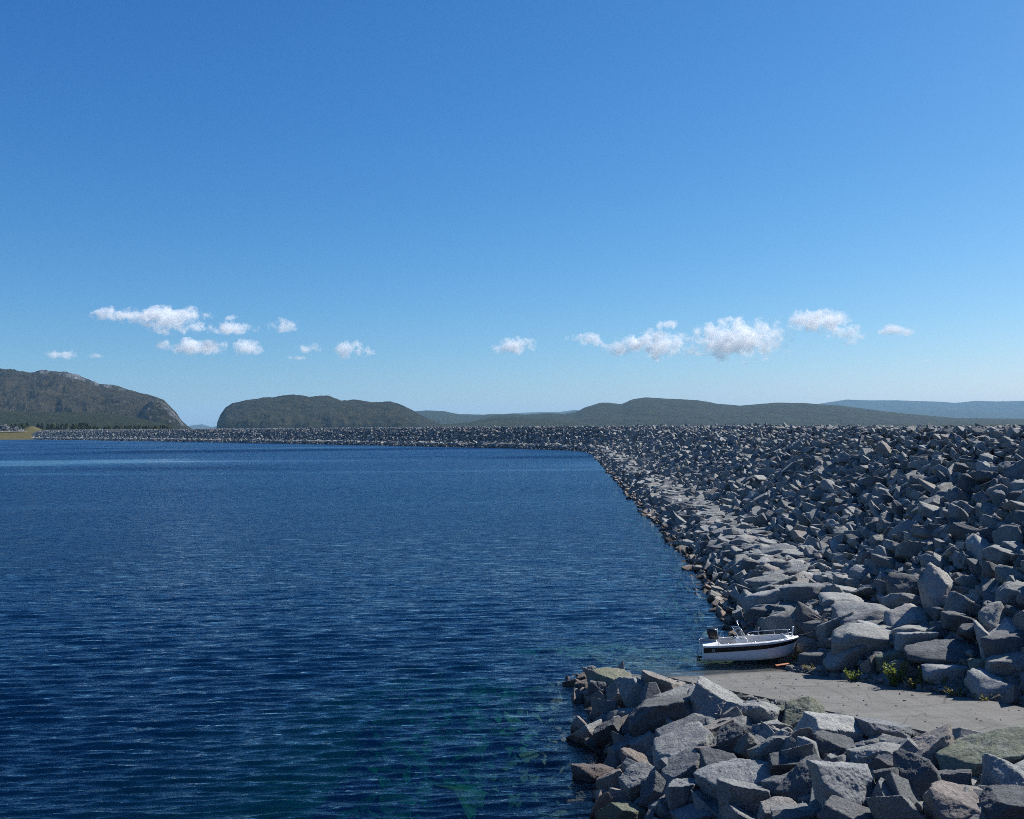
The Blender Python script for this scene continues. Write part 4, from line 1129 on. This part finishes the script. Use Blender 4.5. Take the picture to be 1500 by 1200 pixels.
plant('weed', 1166, 966, 0.5, 0.5, 9, 'small weed growing behind the orange-brown plank', M_WEED, 'plant', 10, 0.06)
plant('weed', 1446, 1024, 0.3, 0.9, 14, 'reddish low weed patch on the gravel below the pale boulder at right', M_WEED, 'plant', 11, 0.06)
plant('weed', 1386, 1078, 0.25, 0.5, 8, 'tiny weed on the near edge of the ramp beside the giant tilted slab', M_WEED, 'plant', 9, 0.06)

# low weeds and moss scattered through the gravel strip
LV, LF = [], []
dA_ = dA / np.linalg.norm(dA[:2]); prA = np.array((-dA_[1], dA_[0], 0)) * sgn
for k_ in range(95):
    b0 = _A + dA_ * random.uniform(-0.3, 19) + prA * random.uniform(0.05, 1.5); b0[2] = float(surf(b0[0], b0[1]))
    r0 = random.uniform(0.08, 0.28)
    for j_ in range(26):
        p = Vector(b0) + Vector((random.gauss(0, r0), random.gauss(0, r0), random.uniform(0, .16)))
        d = Vector((random.gauss(0, 1), random.gauss(0, 1), random.uniform(0.2, 1.4))).normalized(); sd = d.orthogonal().normalized()
        L_ = random.uniform(.05, .11); n0 = len(LV)
        LV += [p, p + d * L_ * .5 + sd * L_ * .22, p + d * L_, p + d * L_ * .5 - sd * L_ * .22]; LF.append((n0, n0 + 1, n0 + 2, n0 + 3))
gw = obj('ground_weeds', mesh_np('ground_weeds', LV, LF, False), M_WEED); tag(gw, 'low weeds scattered through the gravel strip beside the ramp', 'weeds', kind='stuff')
# pebbles that rolled onto the ramp
n = 110; f_ = RNG.random(n) ** 0.5; f_ = np.where(RNG.random(n) < .5, f_, 1 - f_); t_ = RNG.uniform(0.5, 18, n)
P = (_C[None] + dC[None] * t_[:, None]) * (1 - f_[:, None]) + (_A[None] + dA[None] * t_[:, None]) * f_[:, None]
P[:, 2] = ramp_z(P[:, 0], P[:, 1]) + 0.015; s = 0.018 * np.exp(RNG.normal(0, .5, n))
pb = joined('pebbles', FAR, P, np.stack([s * 1.3, s, s * .8], 1), euler_mats(RNG.normal(0, .4, n), RNG.normal(0, .4, n), RNG.uniform(0, 6, n)), M_GRAVEL)
tag(pb, 'loose pebbles strewn over the concrete ramp', 'pebbles', kind='stuff')

# ------------------------------------------------------------------ FAR SHORE at the left end of the dam
M_GRASS = hillcolor_material('dry_grass', [(0.055, 0.056, 0.02), (0.095, 0.082, 0.03), (0.135, 0.10, 0.045)], [(0.15, 0.14, 0.10), (0.25, 0.22, 0.16)], -0.35, scale=6, speck=0.03, bump=0.2)
M_TRACK = simple('pale_track', (0.42, 0.38, 0.33), 0.95, noise=0.15, scale=0.05)
pxs = np.linspace(-260, 62, 90)
rowsY = np.concatenate([np.linspace(1176, 1290, 30), np.linspace(1300, 2100, 30)])
PV = np.zeros((len(rowsY), len(pxs), 3))
for a, Yr in enumerate(rowsY):
    xx = (pxs - 750) / F * Yr
    f = np.clip((Yr - 1183) / 85, -0.2, 1.0)
    z = 9.4 * np.sign(f) * np.abs(f) ** 0.9
    z = z + np.where(Yr > 1290, (Yr - 1290) * 0.006, 0)
    mound = 7.5 * np.exp(-((pxs - 46) / 15) ** 2 - ((Yr - 1420) / 70) ** 2)
    z = z + mound + 0.7 * fbm(np.stack([xx / 40, xx * 0 + Yr / 40, xx * 0], -1), 3)
    PV[a, :, 0] = xx; PV[a, :, 1] = Yr; PV[a, :, 2] = z
fsn = obj('far_shore', mesh_np('far_shore', PV.reshape(-1, 3), grid_faces(*PV.shape[:2]), True), M_GRASS); tag(fsn, kind='structure')
# pale track along the top of the grass bank
V = []
for px_ in np.linspace(-150, 39, 40):
    for Yr, dz in ((1262, 0.5), (1290, 0.9)):
        xx = (px_ - 750) / F * Yr; V.append((xx, Yr, 9.4 + dz + 0.4))
trk = obj('track', mesh_np('track', np.array(V), grid_faces(40, 2), True), M_TRACK); tag(trk, kind='structure')
# heap of dark quarried rock behind the track
n = 420; hx_ = np.clip(RNG.normal(-8, 21, n), -70, 33); hf = RNG.random(n)
hz_ = 9.0 * np.exp(-((hx_ + 2) / 34) ** 4) * (0.75 + 0.25 * np.sin(hx_ * 0.28)) * hf
Yh = 1312 + 14 * hf + RNG.normal(0, 2, n)
P = np.stack([(hx_ - 750) / F * Yh, Yh, 10 + hz_], 1); s = RNG.uniform(0.9, 2.0, n)
heap = thing('rock_heap', 'heap of dark quarried rock behind the pale track at the far left shore', 'rock heap', (float(P[:, 0].mean()), 1315, 10))
ho = joined('rocks', FAR, P, np.stack([s * 1.3, s, s], 1), euler_mats(RNG.normal(0, .5, n), RNG.normal(0, .5, n), RNG.uniform(0, 6, n)), M_FAR_DARK, False, heap, tuple(heap.location)); tag(ho, kind='stuff')
hb = []
for px_ in np.linspace(-60, 34, 24):
    top = 8.0 * math.exp(-((px_ + 2) / 34) ** 4) * (0.75 + 0.25 * math.sin(px_ * 0.28))
    for Yr, f in ((1310, 0), (1322, .9), (1332, 1), (1350, 0)):
        hb.append(((px_ - 750) / F * Yr, Yr, 9.6 + top * f))
obj('rock_bed', mesh_np('rock_bed', np.array(hb) - np.array(tuple(heap.location)), grid_faces(24, 4), True), M_DIRT, heap)

# trees on the far shore
M_CONIFER = leaf_material('pine_needles', (0.012, 0.024, 0.008), (0.038, 0.055, 0.018))
M_BIRCH = leaf_material('birch_leaves', (0.03, 0.05, 0.012), (0.09, 0.10, 0.028))
M_BARK = simple('bark', (0.09, 0.07, 0.055), 0.9)
def tree_meshes(seed, conifer):
    r = random.Random(seed); LV, LF = [], []
    for k_ in range(240):
        f = r.random() ** 0.8; a = r.uniform(0, 6.283)
        if conifer: rad = 0.30 * (1 - f) + 0.03; z = 0.12 + 0.88 * f
        else: rad = 0.40 * math.sqrt(max(0.02, 1 - ((f - .5) / .52) ** 2)); z = 0.22 + 0.76 * f
        rr = rad * r.uniform(.35, 1.12) ; p = Vector((math.cos(a) * rr, math.sin(a) * rr, z + r.gauss(0, .015)))
        d = Vector((r.gauss(0, 1), r.gauss(0, 1), r.gauss(0, .6))).normalized(); e = d.orthogonal().normalized(); L_ = r.uniform(.05, .10)
        n0 = len(LV); LV += [p - d * L_, p + e * L_ * .7, p + d * L_, p - e * L_ * .7]; LF.append((n0, n0 + 1, n0 + 2, n0 + 3))
    tv, tf = tube([(0, 0, -0.06), (0.01, 0, 0.35), (0, 0.01, 0.9)], [0.028, 0.02, 0.006], 6)
    br = [(tv, tf)]
    for k_ in range(5):
        a = k_ * 1.9; z = 0.3 + k_ * .11; br.append(tube([(0, 0, z), (math.cos(a) * .2, math.sin(a) * .2, z + .10)], [0.010, 0.004], 5))
    return mesh_np('crown', LV, LF, False), mesh_np('trunk', *join(br), True)
TM = [tree_meshes(i, i % 3 != 0) for i in range(6)]
for i, (c, t) in enumerate(TM): c.materials.append(M_CONIFER if i % 3 else M_BIRCH); t.materials.append(M_BARK)
tree_spots = []
for k_ in range(240):
    px_ = random.uniform(-60, 250); Yr = random.uniform(1370, 1500) if px_ > 64 else random.uniform(1335, 1480)
    if 38 < px_ < 66 and Yr < 1440: continue
    hgt = random.uniform(6, 12) if px_ < 130 else random.uniform(5, 8)
    tree_spots.append((px_, Yr, hgt))
for k_, (px_, Yr, hgt) in enumerate(tree_spots):
    i = k_ % 6; con = i % 3 != 0
    x = (px_ - 750) / F * Yr; z = 9.2 + (Yr - 1290) * 0.006 + 1.5 * max(0, 1 - abs(px_ - 46) / 30)
    root = thing('pine_tree' if con else 'birch_tree', 'small dark pine among the trees on the far left shore' if con else 'small light green birch among the pines on the far left shore',
                 'tree', (x, Yr, z), random.uniform(0, 6.28), 'pines on the far left shore' if con else 'birches on the far left shore')
    root.scale = (hgt, hgt, hgt)
    obj('crown', TM[i][0], None, root); obj('trunk', TM[i][1], None, root)

# ------------------------------------------------------------------ MOUNTAINS
def mountain(name, prof, D, W, mat, amp=0.10, seed=0, ncol=300, nrow=70, nscale=1.0, front_pow=1.5, base=0.0):
    px0 = [p[0] for p in prof]; py0 = [p[1] for p in prof]
    cols_ = np.linspace(px0[0], px0[-1], ncol)
    cy0 = np.interp(cols_, px0, py0)
    hor = 630.5 - 0.008 * cols_
    Hh = (hor - cy0) / F * D + H
    v = np.linspace(-1, 1, nrow); v = np.sign(v) * np.abs(v) ** 1.2
    Vg = np.zeros((nrow, ncol, 3))
    for a in range(nrow):
        # lower parts keep their place as the ridge meanders
        f = 1 - abs(v[a]) ** front_pow
        Dm = D + v[a] * W
        xx = (cols_ - 750) / F * Dm; yy = np.full_like(xx, Dm)
        P = np.stack([xx, yy, xx * 0 + seed * 100], -1) / (W * 0.45) * nscale
        n = fbm(P, 6, ridged=True) * 0.6 + fbm(P * 2.3 + 9, 6) * 0.6 + 0.55 * fbm(P * 5.1 + 3, 5, ridged=True)
        hgt = Hh * f
        hgt = hgt + amp * np.minimum(Hh, Hh.max() * .8) * n * (0.35 + 0.65 * (1 - f)) * (1 if a not in (0, nrow - 1) else 0)
        hgt = np.where(f > 0.02, hgt, -3)
        # stay under the line of sight of the ridge
        if v[a] < 0: hgt = np.minimum(hgt, H + (Hh - H) * Dm / D * 0.995)
        Vg[a, :, 0] = xx; Vg[a, :, 1] = Dm; Vg[a, :, 2] = np.maximum(hgt, -3) + base
    Vg[:, 0, 2] = -3; Vg[:, -1, 2] = -3
    o = obj('mountain' if name is None else name, mesh_np('mountain', Vg.reshape(-1, 3), grid_faces(nrow, ncol), True), mat)
    tag(o, kind='structure'); return o
mountain(None, [(-420, 600), (-300, 575), (-150, 556), (-60, 548), (0, 545), (20, 545), (45, 549), (60, 547), (80, 548), (100, 553), (115, 556), (130, 561), (145, 567), (160, 568), (175, 571), (190, 576), (215, 581), (228, 585), (240, 591), (250, 600), (258, 607), (266, 618), (276, 626), (290, 632)],
         4600, 1250, M_HILL1, 0.36, 1, 520, 110)
M_CLIFF = hillcolor_material('granite_shoulder', [(0.03, 0.04, 0.02), (0.06, 0.06, 0.03), (0.10, 0.09, 0.05)], [(0.16, 0.16, 0.165), (0.42, 0.42, 0.43)], 0.34, rock_scale=0.010)
mountain('cliff', [(186, 634), (200, 610), (213, 596), (224, 589), (236, 590), (244, 595), (252, 603), (260, 611), (268, 621), (278, 630)], 3340, 270, M_CLIFF, 0.22, 12, 120, 70)
mountain('wooded_ridge', [(-300, 604), (-150, 600), (-40, 601), (20, 603), (70, 605), (120, 604), (160, 607), (200, 612), (230, 619), (262, 627), (290, 632)], 3000, 700, M_WOOD, 0.10, 2, 300, 60)
mountain(None, [(312, 632), (317, 629), (318, 620), (323, 609), (330, 600), (340, 594), (360, 588), (385, 583), (400, 584), (415, 582), (430, 580), (455, 583), (480, 582), (500, 588), (520, 587), (545, 590), (562, 591), (572, 590), (590, 597), (605, 604), (620, 612), (640, 620), (665, 630)],
         5200, 1000, M_HILL2, 0.30, 3, 460, 100)
mountain('hill', [(680, 632), (700, 615), (720, 610), (745, 607), (770, 608), (800, 606), (830, 607), (842, 606), (856, 598), (880, 591), (893, 591), (910, 593), (925, 586), (945, 583), (975, 585), (1020, 587), (1050, 592), (1085, 595), (1110, 593), (1140, 591), (1180, 591), (1230, 595), (1270, 600), (1330, 607), (1400, 613), (1500, 614), (1650, 609), (1800, 604), (2000, 606), (2200, 612)],
         7000, 1400, M_HILL3, 0.10, 4, 500, 80)
mountain('hill', [(640, 622), (680, 620), (720, 613), (770, 612), (800, 614), (850, 618), (880, 624)], 5200, 700, M_HILL3, 0.10, 5, 160, 50)
mountain('hill', [(570, 612), (600, 604), (625, 602), (650, 603), (670, 607), (700, 609), (720, 607), (760, 609), (800, 611), (830, 606), (850, 602), (880, 612)], 9500, 1300, M_HILL3, 0.08, 6, 240, 50)
mountain('hill', [(1200, 622), (1260, 610), (1300, 604), (1335, 600), (1370, 603), (1400, 601), (1440, 603), (1480, 607), (1540, 604), (1620, 608), (1740, 604), (1900, 612)], 17000, 1900, M_HILL3, 0.08, 7, 240, 50)
mountain(None, [(250, 630), (278, 624), (296, 622), (310, 626), (345, 620), (380, 626)], 21000, 1500, M_HILL3, 0.08, 9, 100, 40)
mountain(None, [(640, 612), (680, 607), (715, 608), (790, 604), (820, 604), (842, 601), (860, 603), (900, 610)], 21000, 1500, M_HILL3, 0.06, 10, 140, 40)
mountain(None, [(1130, 604), (1180, 596), (1215, 590), (1240, 586), (1270, 587), (1300, 587), (1340, 588), (1370, 589), (1400, 591), (1430, 588), (1460, 589), (1500, 588), (1560, 584), (1650, 589), (1780, 594), (1900, 592), (2050, 601), (2250, 612)], 20000, 2400, M_HILL3, 0.07, 8, 300, 60)

# mast on the middle mountain
mp = at_dist(482, 583, 5190)
mast = obj('radio_mast', mesh_np('radio_mast', *join([tube([(0, 0, -6), (0, 0, 26)], [1.1, 0.5], 6), tube([(-1.4, 0, 18), (1.4, 0, 18)], .5, 5)]), False), simple('mast_grey', (0.25, 0.25, 0.26), 0.6), None, tuple(mp))
tag(mast, 'thin radio mast on the crest of the middle mountain', 'mast')

# ------------------------------------------------------------------ HAZE
def box_obj(name, x0, x1, y0, y1, z0, z1):
    V = [(x, y, z) for z in (z0, z1) for y in (y0, y1) for x in (x0, x1)]
    return mesh_np(name, V, [(0, 2, 3, 1), (4, 5, 7, 6), (0, 1, 5, 4), (2, 6, 7, 3), (0, 4, 6, 2), (1, 3, 7, 5)])
hz = bpy.data.materials.new('haze_air'); hz.use_nodes = True; nt = hz.node_tree; nt.nodes.clear()
hv = nt.nodes.new('ShaderNodeVolumePrincipled'); ho_ = nt.nodes.new('ShaderNodeOutputMaterial')
hv.inputs['Color'].default_value = (0.38, 0.70, 1.0, 1); hv.inputs['Density'].default_value = 2.8e-5; hv.inputs['Anisotropy'].default_value = 0.0
nt.links.new(hv.outputs[0], ho_.inputs['Volume']); hz.cycles.volume_sampling = 'DISTANCE'
haze = obj('haze', box_obj('haze', -30000, 30000, -3000, 30000, -16, 590), hz); tag(haze, kind='stuff')

# ------------------------------------------------------------------ CLOUDS
def cloud_material():
    m = bpy.data.materials.new('cloud_vapour'); m.use_nodes = True; nt = m.node_tree; nt.nodes.clear(); q = NT(nt)
    out = q.n('ShaderNodeOutputMaterial'); tc = q.n('ShaderNodeTexCoord'); oi = q.n('ShaderNodeObjectInfo')
    geo = q.n('ShaderNodeNewGeometry')
    ln = q.n('ShaderNodeVectorMath', operation='LENGTH'); q.L(tc.outputs['Object'], ln.inputs[0])
    n1 = q.noise(geo.outputs['Position'], 0.0060, 6, 0.66)
    d = q.math('SUBTRACT', q.math('ADD', q.math('MULTIPLY', n1, 4.4), -1.62), ln.outputs['Value'])
    dens = q.math('MULTIPLY', q.math('MULTIPLY', d, 4.0, clamp=True), 0.0070)
    v = q.n('ShaderNodeVolumePrincipled'); v.inputs['Color'].default_value = (1, 1, 1, 1); v.inputs['Anisotropy'].default_value = 0.0
    q.L(dens, v.inputs['Density']); q.L(v.outputs[0], out.inputs['Volume'])
    m.cycles.volume_step_rate = 1.0
    return m
M_CLOUD = cloud_material()
CL = [(185, 462, 80, 20, 'thin cloud trailing left from the biggest cloud of the left group'), (255, 468, 92, 34, 'biggest white cloud in the upper row of the left group'),
      (340, 481, 66, 16, 'flat cloud touching the right end of the biggest left cloud'), (343, 466, 24, 9, 'tiny puff above the right end of the biggest left cloud'),
      (285, 508, 92, 20, 'long cloud in the lower row under the biggest left cloud'), (358, 509, 50, 20, 'short cloud at the right end of the lower left row'),
      (420, 477, 44, 18, 'small lone cloud right of the upper left row'), (453, 510, 34, 13, 'faint cloud between the lower left row and the bright tilted puff'),
      (433, 525, 26, 7, 'tiny flat wisp lowest in the left group'), (514, 513, 44, 24, 'bright tilted puff at the right end of the left group'),
      (548, 518, 22, 8, 'faint wisp just right of the bright tilted puff'), (93, 520, 46, 12, 'faint flat cloud low over the left mountain'),
      (143, 522, 26, 8, 'tiny faint wisp right of the flat cloud over the left mountain'), (753, 507, 60, 22, 'small lone cloud left of the right-hand row'),
      (860, 498, 52, 16, 'thin wispy cloud second in the right-hand row'), (908, 508, 52, 24, 'wispy cloud third in the right-hand row'),
      (980, 478, 36, 14, 'small puff above the ragged cloud of the right-hand row'), (966, 505, 94, 36, 'ragged cloud left of the biggest right-hand cloud'),
      (1083, 498, 128, 52, 'biggest white cloud of the right-hand row'), (1196, 470, 92, 28, 'long bright cloud highest in the right-hand row'),
      (1240, 489, 50, 26, 'puff hanging under the right end of the highest cloud'), (1315, 484, 48, 16, 'small lone flat cloud farthest right'),
      (1356, 529, 20, 5, 'tiny low wisp under the farthest right cloud')]
bmc = bmesh.new(); bmesh.ops.create_icosphere(bmc, subdivisions=4, radius=1.0); CV, CF = bm_arrays(bmc)
for k_, (px_, py_, w, h, lab) in enumerate(CL):
    Dc = 12500.0; p = at_dist(px_, py_, Dc)
    ob = bpy.data.objects.new('cloud', None)
    hw, hh = w / 2 / F * Dc * 1.32, h / 2 / F * Dc * 1.4
    V = CV * (1.0 + 0.16 * fbm(CV * 1.8 + k_ * 7.7, 3))[:, None]
    o = obj('cloud', mesh_np('cloud', V, CF, True), M_CLOUD); o.location = tuple(p); o.scale = (hw, max(hw * 0.7, hh), hh)
    bpy.data.objects.remove(ob)
    tag(o, lab, 'cloud', 'small white clouds above the horizon')
